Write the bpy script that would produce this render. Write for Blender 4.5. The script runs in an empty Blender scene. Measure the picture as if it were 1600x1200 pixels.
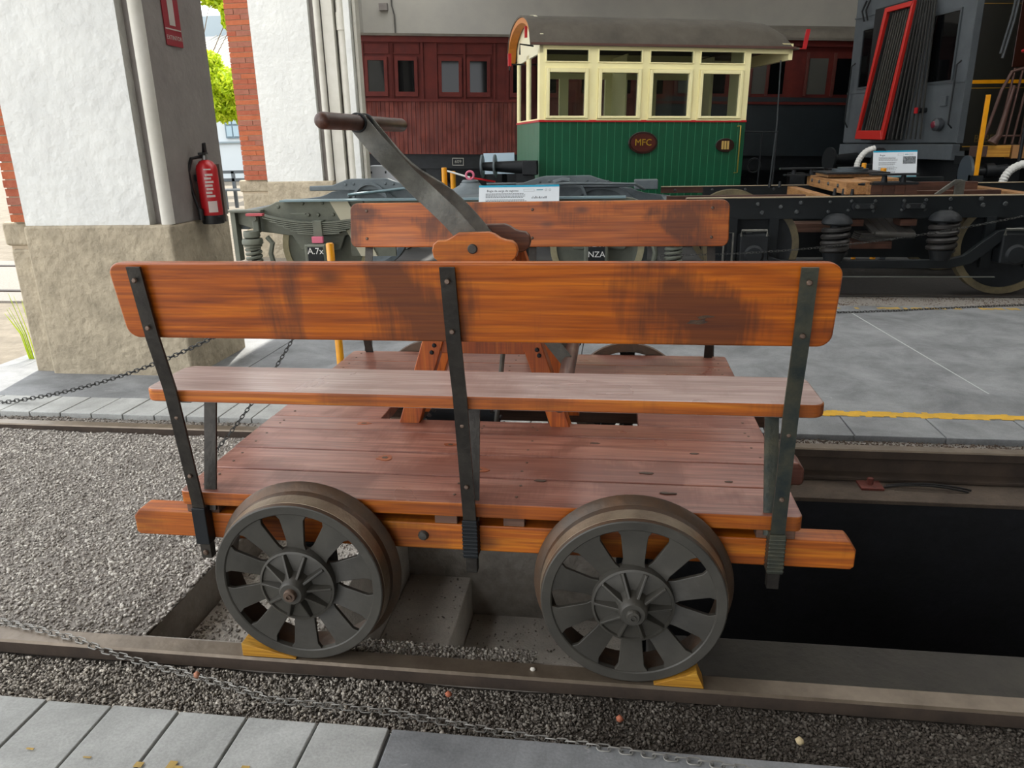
import bpy, math, random
import numpy as np
from mathutils import Vector, Matrix, noise
PI = math.pi
random.seed(7); np.random.seed(7)
sc = bpy.context.scene
COL = sc.collection

# ------------------------------------------------------------------ camera
PITCH, YAW, ROLL = 0.3094, -0.1396, -0.0214
def cam_axes():
    cy, sy = math.cos(YAW), math.sin(YAW)
    fw = Vector((sy*math.cos(PITCH), cy*math.cos(PITCH), -math.sin(PITCH)))
    r = Vector((cy, -sy, 0)); u = r.cross(fw)
    c, s = math.cos(ROLL), math.sin(ROLL)
    return fw, c*r + s*u, -s*r + c*u
fw, r_, u_ = cam_axes()
cd = bpy.data.cameras.new('camera'); cd.sensor_width = 36; cd.lens = 1188.56*36/1600
cd.clip_start = .02; cd.clip_end = 300
cam = bpy.data.objects.new('camera', cd); COL.objects.link(cam)
M = Matrix((r_, u_, -fw)).transposed().to_4x4(); M.translation = (.8262, -1.7983, 1.4056)
cam.matrix_world = M
sc.camera = cam

# ------------------------------------------------------------------ world, sun, exposure
w = bpy.data.worlds.new('world'); sc.world = w; w.use_nodes = True
nt = w.node_tree; nt.nodes.clear()
out = nt.nodes.new('ShaderNodeOutputWorld'); bg = nt.nodes.new('ShaderNodeBackground')
sky = nt.nodes.new('ShaderNodeTexSky'); sky.sky_type = 'HOSEK_WILKIE'; sky.turbidity = 4.0; sky.ground_albedo = .4
SUN = Vector((-.22*.57, .975*.57, .82)).normalized()
sky.sun_direction = SUN
mixw = nt.nodes.new('ShaderNodeMixRGB'); mixw.inputs[0].default_value = .72; mixw.inputs[2].default_value = (.985, .99, 1.0, 1)
bg.inputs[1].default_value = 2.8
nt.links.new(sky.outputs[0], mixw.inputs[1]); nt.links.new(mixw.outputs[0], bg.inputs[0]); nt.links.new(bg.outputs[0], out.inputs[0])
sl = bpy.data.lights.new('sun', 'SUN'); sl.energy = 5.5; sl.angle = math.radians(.6); sl.color = (1, .95, .86)
so = bpy.data.objects.new('sun', sl); COL.objects.link(so); so.location = (-6, 18, 20)
so.rotation_euler = (-SUN).to_track_quat('-Z', 'Y').to_euler()
sc.view_settings.view_transform = 'Standard'; sc.view_settings.look = 'None'
sc.view_settings.exposure = 0.55; sc.view_settings.gamma = 1; sc.view_settings.use_curve_mapping = False

# ------------------------------------------------------------------ materials
def srgb(c):
    if isinstance(c, str):
        c = tuple(int(c[i:i+2], 16)/255 for i in (0, 2, 4))
    return tuple((x/12.92 if x <= .04045 else ((x+.055)/1.055)**2.4) for x in c) + (1,)
MC = {}
def N(nt, t, **k):
    n = nt.nodes.new(t)
    for a, b in k.items():
        if a.startswith('i_'):
            key = a[2:]; key = int(key) if key.isdigit() else key
            n.inputs[key].default_value = b
        else: setattr(n, a, b)
    return n
def base(name, rough=.6, metal=0, coat=0, spec=.5):
    m = bpy.data.materials.new(name); m.use_nodes = True
    nt = m.node_tree; p = nt.nodes['Principled BSDF']
    p.inputs['Roughness'].default_value = rough; p.inputs['Metallic'].default_value = metal
    p.inputs['Coat Weight'].default_value = coat; p.inputs['Coat Roughness'].default_value = .25
    p.inputs['Specular IOR Level'].default_value = spec
    return m, nt, p
def coords(nt, scale=(1, 1, 1), rnd=True, world=False):
    L = nt.links.new
    mp = N(nt, 'ShaderNodeMapping'); mp.inputs['Scale'].default_value = scale
    if world:
        g = N(nt, 'ShaderNodeNewGeometry'); L(g.outputs['Position'], mp.inputs[0]); return mp.outputs[0]
    tc = N(nt, 'ShaderNodeTexCoord')
    if rnd:
        oi = N(nt, 'ShaderNodeObjectInfo')
        mu = N(nt, 'ShaderNodeMath', operation='MULTIPLY'); mu.inputs[1].default_value = 37
        L(oi.outputs['Random'], mu.inputs[0])
        ad = N(nt, 'ShaderNodeVectorMath', operation='ADD')
        L(tc.outputs['Object'], ad.inputs[0]); L(mu.outputs[0], ad.inputs[1]); L(ad.outputs[0], mp.inputs[0])
    else: L(tc.outputs['Object'], mp.inputs[0])
    return mp.outputs[0]
def ramp(nt, src, stops):
    r = N(nt, 'ShaderNodeValToRGB'); nt.links.new(src, r.inputs[0])
    e = r.color_ramp.elements
    while len(e) < len(stops): e.new(.5)
    for el, (p, c) in zip(e, stops): el.position = p; el.color = srgb(c) if isinstance(c, str) else c
    return r.outputs[0]
def bump(nt, p, src, strength=.3, dist=.01):
    b = N(nt, 'ShaderNodeBump'); b.inputs['Strength'].default_value = strength; b.inputs['Distance'].default_value = dist
    nt.links.new(src, b.inputs['Height']); nt.links.new(b.outputs[0], p.inputs['Normal'])
def mixc(nt, fac, a, b, mode='MIX'):
    m = N(nt, 'ShaderNodeMixRGB', blend_type=mode)
    for i, x in ((0, fac), (1, a), (2, b)):
        if hasattr(x, 'links'): nt.links.new(x, m.inputs[i])
        elif i == 0: m.inputs[0].default_value = x
        else: m.inputs[i].default_value = srgb(x) if isinstance(x, str) else x
    return m.outputs[0]
def plain(name, c, rough=.6, metal=0, c2=None, scale=8, bmp=0, coat=0, spec=.5, world=False, bs=None):
    """one paint/metal/stone: two colours mixed by noise, optional bump"""
    if name in MC: return MC[name]
    m, nt, p = base(name, rough, metal, coat, spec)
    if c2 or bmp:
        co = coords(nt, world=world)
        n = N(nt, 'ShaderNodeTexNoise'); n.inputs['Scale'].default_value = scale; n.inputs['Detail'].default_value = 6
        n.inputs['Roughness'].default_value = .65
        nt.links.new(co, n.inputs['Vector'])
        nt.links.new(ramp(nt, n.outputs[0], [(.32, c), (.68, c2 or c)]), p.inputs['Base Color'])
        if bmp:
            n2 = N(nt, 'ShaderNodeTexNoise'); n2.inputs['Scale'].default_value = bs or scale*6; n2.inputs['Detail'].default_value = 8
            nt.links.new(co, n2.inputs['Vector']); bump(nt, p, n2.outputs[0], bmp, .018 if bmp >= .8 and not world else .01)
    else: p.inputs['Base Color'].default_value = srgb(c)
    MC[name] = m; return m
def wood(name, cs, stain, rough=.35, coat=.3, axis=0, scale=1.0, amount=.5, knot=True):
    """varnished timber, grain running along one axis; dark blotches of old varnish"""
    m, nt, p = base(name, rough, 0, coat)
    L = nt.links.new
    s = [34*scale]*3; s[axis] = 1.6*scale
    co = coords(nt, tuple(s)); co1 = coords(nt)
    n = N(nt, 'ShaderNodeTexNoise', i_Scale=1.0, i_Detail=5.0, i_Roughness=.6, i_Distortion=.6); L(co, n.inputs['Vector'])
    s2 = [150*scale]*3; s2[axis] = 4*scale
    co2 = coords(nt, tuple(s2))
    f = N(nt, 'ShaderNodeTexNoise', i_Scale=1.0, i_Detail=3.0); L(co2, f.inputs['Vector'])
    c = ramp(nt, n.outputs[0], [(.3, cs[0]), (.5, cs[1]), (.68, cs[2])])
    g = ramp(nt, f.outputs[0], [(.35, (.55, .5, .48, 1)), (.6, (1, 1, 1, 1))])
    c = mixc(nt, .75, c, g, 'MULTIPLY')
    b = N(nt, 'ShaderNodeTexNoise', i_Scale=3.1, i_Detail=3.5, i_Roughness=.5, i_Distortion=.5); L(co1, b.inputs['Vector'])
    # saw marks across the grain show inside the blotches
    s5 = [9*scale]*3; s5[axis] = 120*scale
    wv = N(nt, 'ShaderNodeTexNoise', i_Scale=1.0, i_Detail=2.0); L(coords(nt, tuple(s5)), wv.inputs['Vector'])
    sw = N(nt, 'ShaderNodeMath', operation='MULTIPLY_ADD'); L(wv.outputs[0], sw.inputs[0]); sw.inputs[1].default_value = .10
    L(b.outputs[0], sw.inputs[2])
    fac = ramp(nt, sw.outputs[0], [(.55, (0, 0, 0, 1)), (.64, (amount,)*3+(1,))])
    c = mixc(nt, fac, c, stain)
    if knot:
        v = N(nt, 'ShaderNodeTexVoronoi', i_Scale=2.6); v.feature = 'F1'
        s3 = [1.9]*3; s3[axis] = 1.0
        L(coords(nt, tuple(s3)), v.inputs['Vector'])
        k = ramp(nt, v.outputs['Distance'], [(.0, (.8,)*3+(1,)), (.055, (.55,)*3+(1,)), (.12, (0, 0, 0, 1))])
        c = mixc(nt, k, c, stain)
    oi = N(nt, 'ShaderNodeObjectInfo'); hs = N(nt, 'ShaderNodeHueSaturation'); mr = N(nt, 'ShaderNodeMapRange', i_3=.86, i_4=1.1)
    L(oi.outputs['Random'], mr.inputs[0]); L(mr.outputs[0], hs.inputs['Value']); L(c, hs.inputs['Color']); c = hs.outputs[0]
    L(c, p.inputs['Base Color'])
    rr = ramp(nt, b.outputs[0], [(.3, (rough*.8,)*3+(1,)), (.7, (min(1, rough*1.5),)*3+(1,))]); L(rr, p.inputs['Roughness'])
    bump(nt, p, f.outputs[0], .12, .004)
    MC[name] = m; return m
WF = wood('varnished_pine', ('8a3e04', 'b25804', 'd0720a'), '46220e', .42, .12, amount=.75)
WF2 = wood('far_bench_pine', ('92460e', 'ae5a14', 'c06c20'), '4f2b1b', .48, .1, amount=.8)
WT = wood('worn_sheen_deck_pine', ('7c4c3e', '986454', 'ac7a68'), '64301f', .32, .35, amount=.6)  # worn tops, with a pale sky sheen mixed into the colour
WS = wood('worn_sheen_seat_pine', ('9a7c72', 'ae938a', 'bda59c'), '8a6c62', .3, .4, amount=.4, knot=False)  # faded seat, its colour lightened further for reflected sky
WE = wood('edge_pine', ('8c4206', 'b25c0a', 'd07e16'), '52280e', .5, .08, amount=.4)
WR = wood('rocker_pine', ('a85208', 'c46608', 'd27a16'), '6b3214', .35, .3, amount=.25)
WV = wood('trestle_pine', ('96420c', 'ae5410', 'bc6418'), '4e2412', .4, .2, axis=2, amount=.3)
WD = wood('dark_joist_pine', ('5c4235', '6b4c3c', '775846'), '3a2820', .6, 0, amount=.4)
WTK = wood('oiled_oak', ('8a6238', 'a07445', 'b08450'), '4b3422', .6, 0, axis=1, amount=.3)
WTB = wood('brown_oak', ('43271d', '52301f', '5d3a26'), '24140e', .6, 0, amount=.3)
WHB = wood('handle_wood', ('4a2d22', '5a392b', '654334'), '2c1a14', .4, .2, axis=1, amount=.3, knot=False)
def steel(name, c, c2, rough=.45, metal=.6): return plain(name, c, rough, metal, c2, 14, .15)
STRAP = steel('strap_steel', '2c2926', '45413b'); STRAPR = steel('worn_strap_steel', '2f3a3c', '5c5a4a')
LEVER = steel('lever_steel', '4e4e4a', '6b6a62', .5, .5)
BOLT = steel('bolt_steel', '54443a', '705e50', .5, .5)
WHL = plain('wheel_grey', '383631', .5, .15, '4b4841', 6, .15)
TREAD = plain('rusty_tread', '4c443c', .5, .4, '654c38', 9, .2); TREADW = plain('worn_tread', '7a6a58', .4, .5, '9a8a74', 12, .2)
RAILT = plain('rail_rust', '5f5447', .42, .45, '7c7061', 7, .15)
RAILS = plain('rail_side', '4a3d32', .85, .1, '332a23', 6, .3)
TFRM = plain('truck_black', '0e1214', .5, .0, '161b1d', 5, .1, spec=.3)
BOG = plain('bogie_grey', '585c52', .6, .2, '6b6e62', 5, .2)
BOG2 = plain('bogie_slate', '4f585c', .55, .2, '646c6f', 5, .15)
CREAMT = plain('cream_tyre', 'b3ab8c', .6, .1, '8f8868', 5, .1)
BLK = plain('black_iron', '101315', .55, .1, '1a1e21', 8, .1, spec=.35)
BLKR = plain('black_rubber', '141414', .5, 0)
STEELB = plain('bright_rod', '9aa4aa', .3, .8)
RED = plain('red_paint', 'b4141c', .4, 0, coat=.4)
REDF = plain('faded_red', 'a8434a', .5)
PINK = plain('pink_paint', 'c8647c', .5)
YEL = plain('yellow_paint', 'e29a08', .4, 0, 'd08a06', 10, coat=.3)
WHITE = plain('white_paint', 'd8d8d4', .6)
PLASTER = plain('white_plaster', 'cbccc8', .85, 0, 'd8d9d4', 3, .8, bs=14)
PLASTS = plain('white_plaster_smooth', 'bfbcb0', .8, 0, 'cdcac0', 4, .2)
PLASTD = plain('shade_grey_plaster', '7a736e', .85, 0, '86807a', 4, .6, bs=16)  # white plaster darkened for shaded recesses and returns; also on the junction box
STONE = plain('limestone', '8f8571', .9, 0, 'b0a48d', 7, 1.0, bs=22)
WALLM = plain('back_wall_plaster', '9e9b93', .9, 0, 'aba79c', .8, .1)
BRICKS = [plain('brick_%d' % i, a, .85, 0, b, 30, .4) for i, (a, b) in enumerate((('a0512e', 'b06340'), ('94462c', 'a35c42'), ('8c5240', '9c6450')))]
MORTAR = plain('mortar', 'b8a890', .9, 0, 'a89a84', 20, .3)
def concrete(name, c1, c2, scuff, rough=.7):
    m, nt, p = base(name, rough, spec=.4); L = nt.links.new
    co = coords(nt, world=True)
    n = N(nt, 'ShaderNodeTexNoise', i_Scale=2.4, i_Detail=9.0, i_Roughness=.72, i_Distortion=.4); L(co, n.inputs['Vector'])
    c = ramp(nt, n.outputs[0], [(.3, c1), (.7, c2)])
    f = N(nt, 'ShaderNodeTexNoise', i_Scale=140.0, i_Detail=3.0); L(co, f.inputs['Vector'])
    c = mixc(nt, .35, c, ramp(nt, f.outputs[0], [(.35, (.6, .6, .6, 1)), (.65, (1, 1, 1, 1))]), 'MULTIPLY')
    v = N(nt, 'ShaderNodeTexNoise', i_Scale=9.0, i_Detail=10.0, i_Roughness=.75, i_Distortion=1.2); L(coords(nt, (.5, 1.6, 1), world=False, rnd=False), v.inputs['Vector'])
    k = ramp(nt, v.outputs[0], [(.64, (0, 0, 0, 1)), (.68, (.5, .5, .5, 1))])
    c = mixc(nt, k, c, scuff); L(c, p.inputs['Base Color']); bump(nt, p, f.outputs[0], .2, .004)
    MC[name] = m; return m
CONC = concrete('platform_concrete', '5e6061', '929495', 'b4b5b2')
SLAB = concrete('slab_concrete', '858682', 'bdbeba', 'd0cfc8', .75)
SLABJ = plain('slab_joint', '55585a', .9, 0, '686a6a', 20, .3)
TGREEN = plain('carriage_green', '0f4a30', .35, 0, '12563a', 2, coat=.4)
TGRV = plain('groove_green', '4c8c6a', .5)
CREAM = plain('carriage_cream', 'fdf4bd', .4, 0, 'f5ebb0', 2, coat=.3)
MAROON = wood('maroon_boards', ('451209', '5a1d0f', '702c18'), '2c0e0a', .6, .0, axis=2, amount=.3, knot=False)
MAROOND = plain('maroon_frame', '44130f', .6, 0, '561c14', 4, spec=.25)
ROOFM = plain('canvas_roof', '4f4a42', .9, 0, '625c52', 3, .3)
NAVY = plain('dark_slate_panel', '131a1e', .5, 0, '182024', 3)
EMU = plain('grey_blue_paint', '474d51', .6, .0, '565c60', 2.5, .1)
EMUD = plain('dark_olive_paint', '1c1c18', .45, 0, '23231d', 2)
def glassy(name, c, rough=.06):
    m, nt, p = base(name, rough); p.inputs['Base Color'].default_value = srgb(c); MC[name] = m; return m
DGLASS = glassy('dark_window', '08090a', .04); DGLASS.node_tree.nodes['Principled BSDF'].inputs['Specular IOR Level'].default_value = .3
def clear_glass():
    m = bpy.data.materials.new('clear_glass'); m.use_nodes = True; nt = m.node_tree; nt.nodes.clear()
    o = N(nt, 'ShaderNodeOutputMaterial'); g = N(nt, 'ShaderNodeBsdfGlossy'); t = N(nt, 'ShaderNodeBsdfTransparent')
    g.inputs['Roughness'].default_value = .03; t.inputs[0].default_value = (.85, .88, .86, 1)
    fr = N(nt, 'ShaderNodeFresnel'); mx = N(nt, 'ShaderNodeMixShader')
    nt.links.new(fr.outputs[0], mx.inputs[0]); nt.links.new(t.outputs[0], mx.inputs[1]); nt.links.new(g.outputs[0], mx.inputs[2])
    nt.links.new(mx.outputs[0], o.inputs[0]); return m
GLASS = clear_glass()
def gravel_mat(name, stops, rough=.9, dirt=None):
    m, nt, p = base(name, rough, spec=.25)
    g = N(nt, 'ShaderNodeNewGeometry')
    c = ramp(nt, g.outputs['Random Per Island'], stops)
    if dirt:   # oily soot towards the pit end of the track
        x0, x1, col, a = dirt
        sx = N(nt, 'ShaderNodeSeparateXYZ'); nt.links.new(g.outputs['Position'], sx.inputs[0])
        n = N(nt, 'ShaderNodeTexNoise', i_Scale=5.0, i_Detail=3.0); nt.links.new(g.outputs['Position'], n.inputs['Vector'])
        ad = N(nt, 'ShaderNodeMath', operation='MULTIPLY_ADD'); ad.inputs[1].default_value = 1.2
        nt.links.new(n.outputs[0], ad.inputs[0]); nt.links.new(sx.outputs[0], ad.inputs[2])
        mr = N(nt, 'ShaderNodeMapRange', i_1=x0+.6, i_2=x1+.6, i_3=0.0, i_4=a); nt.links.new(ad.outputs[0], mr.inputs[0])
        c = mixc(nt, mr.outputs[0], c, col)
    nt.links.new(c, p.inputs['Base Color']); MC[name] = m; return m
GRAV = gravel_mat('grey_gravel', [(0, '77716a'), (.35, '97918a'), (.7, 'aaa49b'), (.95, 'cdc8be')])
GRAVN = gravel_mat('track_gravel', [(0, '625c55'), (.4, '8a847b'), (.75, 'a29b90'), (.95, 'cac3b6')], dirt=(.1, 1.0, '2b231c', .82))
GRAVF = gravel_mat('far_gravel', [(0, '5a544d'), (.5, '7c756c'), (1, '9c968c')], dirt=(.9, 1.9, '54453a', .8))
GBASE = plain('gravel_bed', '77726b', .95, 0, '928c84', 60, .9, world=True, bs=150)
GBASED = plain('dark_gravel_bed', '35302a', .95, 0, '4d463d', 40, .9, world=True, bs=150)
PITC = plain('pit_stone', '7d776f', .95, 0, 'a0998f', 9, 1.0, world=True, bs=30)
PITF = plain('pit_step_concrete', 'a39d93', .95, 0, 'b8b1a6', 8, .6, world=True, bs=90)
PITSHADE = plain('shade_black_pit', '0a0b0d', .9, 0, '15161a', 5, 1.0, world=True, bs=20)  # low light deep in the pit, painted as near-black colour
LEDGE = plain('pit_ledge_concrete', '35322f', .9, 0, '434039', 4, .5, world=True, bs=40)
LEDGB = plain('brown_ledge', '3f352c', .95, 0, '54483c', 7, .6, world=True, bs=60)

# ------------------------------------------------------------------ building helpers
W = {}
class MB:
    def __init__(s, M=None): s.v = []; s.f = []; s.M = M
    def add(s, vs, fs):
        o = len(s.v)
        s.v += [s.M @ Vector(p) for p in vs] if s.M else [Vector(p) for p in vs]
        s.f += [tuple(i+o for i in f) for f in fs]; return s
    def box(s, x0, x1, y0, y1, z0, z1):
        return s.hexa([(x0, y0, z0), (x1, y0, z0), (x1, y1, z0), (x0, y1, z0), (x0, y0, z1), (x1, y0, z1), (x1, y1, z1), (x0, y1, z1)])
    def hexa(s, p): return s.add(p, [(0, 3, 2, 1), (4, 5, 6, 7), (0, 1, 5, 4), (1, 2, 6, 5), (2, 3, 7, 6), (3, 0, 4, 7)])
    def cyl(s, p0, p1, r0, r1=None, n=16):
        p0, p1 = Vector(p0), Vector(p1); r1 = r0 if r1 is None else r1
        d = (p1-p0).normalized(); a = d.orthogonal().normalized(); b = d.cross(a)
        vs = []; 
        for p, r in ((p0, r0), (p1, r1)):
            for i in range(n):
                t = 2*PI*i/n; vs.append(p+a*(r*math.cos(t))+b*(r*math.sin(t)))
        fs = [(i, (i+1) % n, n+(i+1) % n, n+i) for i in range(n)]
        fs += [tuple(range(n))[::-1], tuple(range(n, 2*n))]
        return s.add(vs, fs)
    def tube(s, pts, r, n=8, closed=False):
        pts = [Vector(p) for p in pts]; m = len(pts); vs = []; ref = None
        for i, p in enumerate(pts):
            if closed: d = pts[(i+1) % m]-pts[i-1]
            else: d = pts[min(i+1, m-1)]-pts[max(i-1, 0)]
            d.normalize()
            if ref is None: ref = d.orthogonal().normalized()
            a = ref-d*ref.dot(d)
            a = a.normalized() if a.length > 1e-6 else d.orthogonal().normalized()
            ref = a; b = d.cross(a); rr = r[i] if isinstance(r, (list, tuple)) else r
            vs += [p+a*(rr*math.cos(2*PI*k/n))+b*(rr*math.sin(2*PI*k/n)) for k in range(n)]
        fs = []
        for i in range(m if closed else m-1):
            j = (i+1) % m
            fs += [(i*n+k, i*n+(k+1) % n, j*n+(k+1) % n, j*n+k) for k in range(n)]
        if not closed: fs += [tuple(range(n))[::-1], tuple(range((m-1)*n, m*n))]
        return s.add(vs, fs)
    def lathe(s, prof, o, ax, n=32, closed=True):
        """prof: (radius, height along ax); closed loop of rings"""
        o = Vector(o); ax = Vector(ax).normalized()
        a = Vector((1, 0, 0)) if abs(ax.x) < .9 else Vector((0, 1, 0)); a = (a-ax*a.dot(ax)).normalized(); b = ax.cross(a)
        vs = [o+ax*h+a*(r*math.cos(2*PI*k/n))+b*(r*math.sin(2*PI*k/n)) for r, h in prof for k in range(n)]
        m = len(prof); fs = []
        for i in range(m if closed else m-1):
            j = (i+1) % m
            fs += [(i*n+k, i*n+(k+1) % n, j*n+(k+1) % n, j*n+k) for k in range(n)]
        if not closed: fs += [tuple(range(n))[::-1], tuple(range((m-1)*n, m*n))]
        return s.add(vs, fs)
    def prism(s, poly, fn, w0, w1):
        n = len(poly)
        vs = [fn(u, v, w0) for u, v in poly]+[fn(u, v, w1) for u, v in poly]
        return s.add(vs, [tuple(range(n))[::-1], tuple(range(n, 2*n))]+[(i, (i+1) % n, n+(i+1) % n, n+i) for i in range(n)])
    def build(s, name, mat, parent=None, bevel=0, smooth=False, seg=2, origin=None):
        lo = Vector((min(p.x for p in s.v), min(p.y for p in s.v), min(p.z for p in s.v)))
        hi = Vector((max(p.x for p in s.v), max(p.y for p in s.v), max(p.z for p in s.v)))
        c = Vector(origin) if origin else Vector(((lo.x+hi.x)/2, (lo.y+hi.y)/2, (lo.z+hi.z)/2 if parent else lo.z))
        me = bpy.data.meshes.new(name); me.from_pydata([p-c for p in s.v], [], s.f)
        import bmesh
        b = bmesh.new(); b.from_mesh(me); bmesh.ops.recalc_face_normals(b, faces=b.faces)
        b.to_mesh(me); b.free()
        me.materials.append(mat)
        o = bpy.data.objects.new(name, me); COL.objects.link(o); W[o] = c
        put(o, parent, c)
        if smooth:
            for p in me.polygons: p.use_smooth = True
            me.set_sharp_from_angle(angle=math.radians(38))
        if bevel:
            md = o.modifiers.new('bevel', 'BEVEL'); md.width = bevel; md.segments = seg; md.limit_method = 'ANGLE'; md.angle_limit = math.radians(40)
            for p in me.polygons: p.use_smooth = True
            md.harden_normals = True
        return o
def put(o, parent, c):
    W[o] = Vector(c); o.parent = parent; o.location = Vector(c)-(W[parent] if parent else Vector((0, 0, 0)))
def inst(src, name, parent, loc, rot=None, mat=None):
    o = src.copy(); o.name = name; COL.objects.link(o); put(o, parent, loc)
    if rot is not None: o.rotation_euler = rot
    return o
def thing(name, label, cat, loc, group=None, kind=None):
    o = bpy.data.objects.new(name, None); COL.objects.link(o); o.empty_display_size = .1; put(o, None, loc)
    return tag(o, label, cat, group, kind)
def tag(o, label=None, cat=None, group=None, kind=None):
    for k, v in (('label', label), ('category', cat), ('group', group), ('kind', kind)):
        if v: o[k] = v
    return o
def bx(name, mat, parent, *b, bevel=0, M=None, **k): return MB(M).box(*b).build(name, mat, parent, bevel=bevel, **k)
def text(s, size, M, mat, name, parent, ext=.002, align='CENTER'):
    cu = bpy.data.curves.new('t', 'FONT'); cu.body = s; cu.size = size; cu.extrude = ext; cu.align_x = align; cu.align_y = 'CENTER'; cu.resolution_u = 2
    t = bpy.data.objects.new('t', cu); COL.objects.link(t)
    me = bpy.data.meshes.new_from_object(t.evaluated_get(bpy.context.evaluated_depsgraph_get()))
    bpy.data.objects.remove(t); vs = [M @ v.co for v in me.vertices]; c = sum(vs, Vector())/len(vs)
    for v, p in zip(me.vertices, vs): v.co = p-c
    me.materials.clear(); me.materials.append(mat); me.name = name
    o = bpy.data.objects.new(name, me); COL.objects.link(o); put(o, parent, c); return o
def TM(o, right, up):
    right = Vector(right).normalized(); up = Vector(up).normalized(); m = Matrix((right, up, right.cross(up))).transposed().to_4x4(); m.translation = o; return m
def frameM(origin, th, tilt=0):
    return Matrix.Translation(origin) @ Matrix.Rotation(math.radians(th), 4, 'Z') @ Matrix.Rotation(math.radians(tilt), 4, 'Y')
def catenary(p0, p1, sag, n=40):
    p0, p1 = Vector(p0), Vector(p1)
    return [p0.lerp(p1, i/n)-Vector((0, 0, sag*4*(i/n)*(1-i/n))) for i in range(n+1)]
def link_mesh(L, wd, r):
    a = L/2-wd/2; pts = [(a*(1 if math.cos(t) >= 0 else -1)+wd/2*math.cos(t), wd/2*math.sin(t), 0) for t in [2*PI*(i+.5)/10 for i in range(10)]]
    mb = MB(); mb.tube(pts, r, 5, closed=True); return mb
def chain(name, pts, mat, label, cat, group, L=.024, wd=.013, r=.0022, parts=True, parent=None):
    """a chain of separate links along a polyline"""
    P = [Vector(p) for p in pts]; cum = [0]
    for a, b in zip(P, P[1:]): cum.append(cum[-1]+(b-a).length)
    pitch = L*.78; n = int(cum[-1]/pitch)
    def at(s):
        for i in range(len(P)-1):
            if s <= cum[i+1]: return P[i].lerp(P[i+1], (s-cum[i])/max(1e-9, cum[i+1]-cum[i])), (P[i+1]-P[i]).normalized()
        return P[-1], (P[-1]-P[-2]).normalized()
    if parts:
        root = thing(name, label, cat, P[0], group)
        src = link_mesh(L, wd, r).build('chain_link', mat, root, smooth=True, origin=(0, 0, 0)); first = True
        for i in range(n):
            p, d = at((i+.5)*pitch); q = d.to_track_quat('X', 'Z') @ Matrix.Rotation(PI/2*(i % 2)+.35, 3, 'X').to_quaternion()
            o = src if first else inst(src, 'chain_link', root, p)
            if first: put(src, root, p); first = False
            o.rotation_mode = 'QUATERNION'; o.rotation_quaternion = q
        return root
    mb = MB(); lm = link_mesh(L, wd, r)
    for i in range(n):
        p, d = at((i+.5)*pitch); q = (d.to_track_quat('X', 'Z') @ Matrix.Rotation(PI/2*(i % 2)+.35, 3, 'X').to_quaternion()).to_matrix().to_4x4()
        mb.add([p+(q @ v) for v in lm.v], lm.f)
    return tag(mb.build(name, mat, parent), label, cat, group)

# ------------------------------------------------------------------ the setting: platforms, pit, building
def stones(name, n, sampler, smin, smax, mat, parent, flat=.6):
    """thousands of faceted stones as one loose heap"""
    t = (1+5**.5)/2
    iv = np.array([(-1, t, 0), (1, t, 0), (-1, -t, 0), (1, -t, 0), (0, -1, t), (0, 1, t), (0, -1, -t), (0, 1, -t), (t, 0, -1), (t, 0, 1), (-t, 0, -1), (-t, 0, 1)])/1.9
    fi = np.array([(0, 11, 5), (0, 5, 1), (0, 1, 7), (0, 7, 10), (0, 10, 11), (1, 5, 9), (5, 11, 4), (11, 10, 2), (10, 7, 6), (7, 1, 8), (3, 9, 4), (3, 4, 2), (3, 2, 6), (3, 6, 8), (3, 8, 9), (4, 9, 5), (2, 4, 11), (6, 2, 10), (8, 6, 7), (9, 8, 1)])
    P = sampler(n); n = len(P)
    V = iv[None]*(1+.35*(np.random.rand(n, 12, 1)-.5))
    sc_ = (smin+(smax-smin)*np.random.rand(n)**2.2)[:, None, None]/2
    V = V*sc_*np.stack([.8+.5*np.random.rand(n), .6+.5*np.random.rand(n), np.full(n, flat)], 1)[:, None, :]
    q = np.random.randn(n, 4); q[:, 1:3] *= .35; q /= np.linalg.norm(q, axis=1, keepdims=True); a, b, c, d = q.T
    R = np.stack([np.stack([1-2*(c*c+d*d), 2*(b*c-a*d), 2*(b*d+a*c)], 1), np.stack([2*(b*c+a*d), 1-2*(b*b+d*d), 2*(c*d-a*b)], 1), np.stack([2*(b*d-a*c), 2*(c*d+a*b), 1-2*(b*b+c*c)], 1)], 1)
    V = np.einsum('nij,nkj->nki', R, V)+P[:, None, :]
    F = fi[None]+np.arange(n)[:, None, None]*12
    c0 = P.mean(0); V = (V-c0).reshape(-1, 3); F = F.reshape(-1, 3)
    me = bpy.data.meshes.new(name); me.vertices.add(len(V)); me.vertices.foreach_set('co', V.astype(np.float32).ravel())
    me.loops.add(F.size); me.loops.foreach_set('vertex_index', F.astype(np.int32).ravel())
    me.polygons.add(len(F)); me.polygons.foreach_set('loop_start', np.arange(0, F.size, 3, dtype=np.int32)); me.update(calc_edges=True)
    me.materials.append(mat); o = bpy.data.objects.new(name, me); COL.objects.link(o); put(o, parent, c0); o['kind'] = 'stuff'; return o
def hgt(x, y): return noise.noise(Vector((x*3.1, y*3.1, 0)))*.5+noise.noise(Vector((x*9, y*9, 4)))*.25
def heap(name, x0, x1, y0, y1, z, amp, mat, parent, nx=80, ny=40, zf=None):
    mb = MB(); vs = []; 
    for j in range(ny+1):
        for i in range(nx+1):
            x = x0+(x1-x0)*i/nx; y = y0+(y1-y0)*j/ny
            vs.append((x, y, (zf(x, y) if zf else z)+amp*hgt(x, y)))
    mb.add(vs, [(j*(nx+1)+i, j*(nx+1)+i+1, (j+1)*(nx+1)+i+1, (j+1)*(nx+1)+i) for j in range(ny) for i in range(nx)])
    return mb.build(name, mat, parent, smooth=True)
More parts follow.
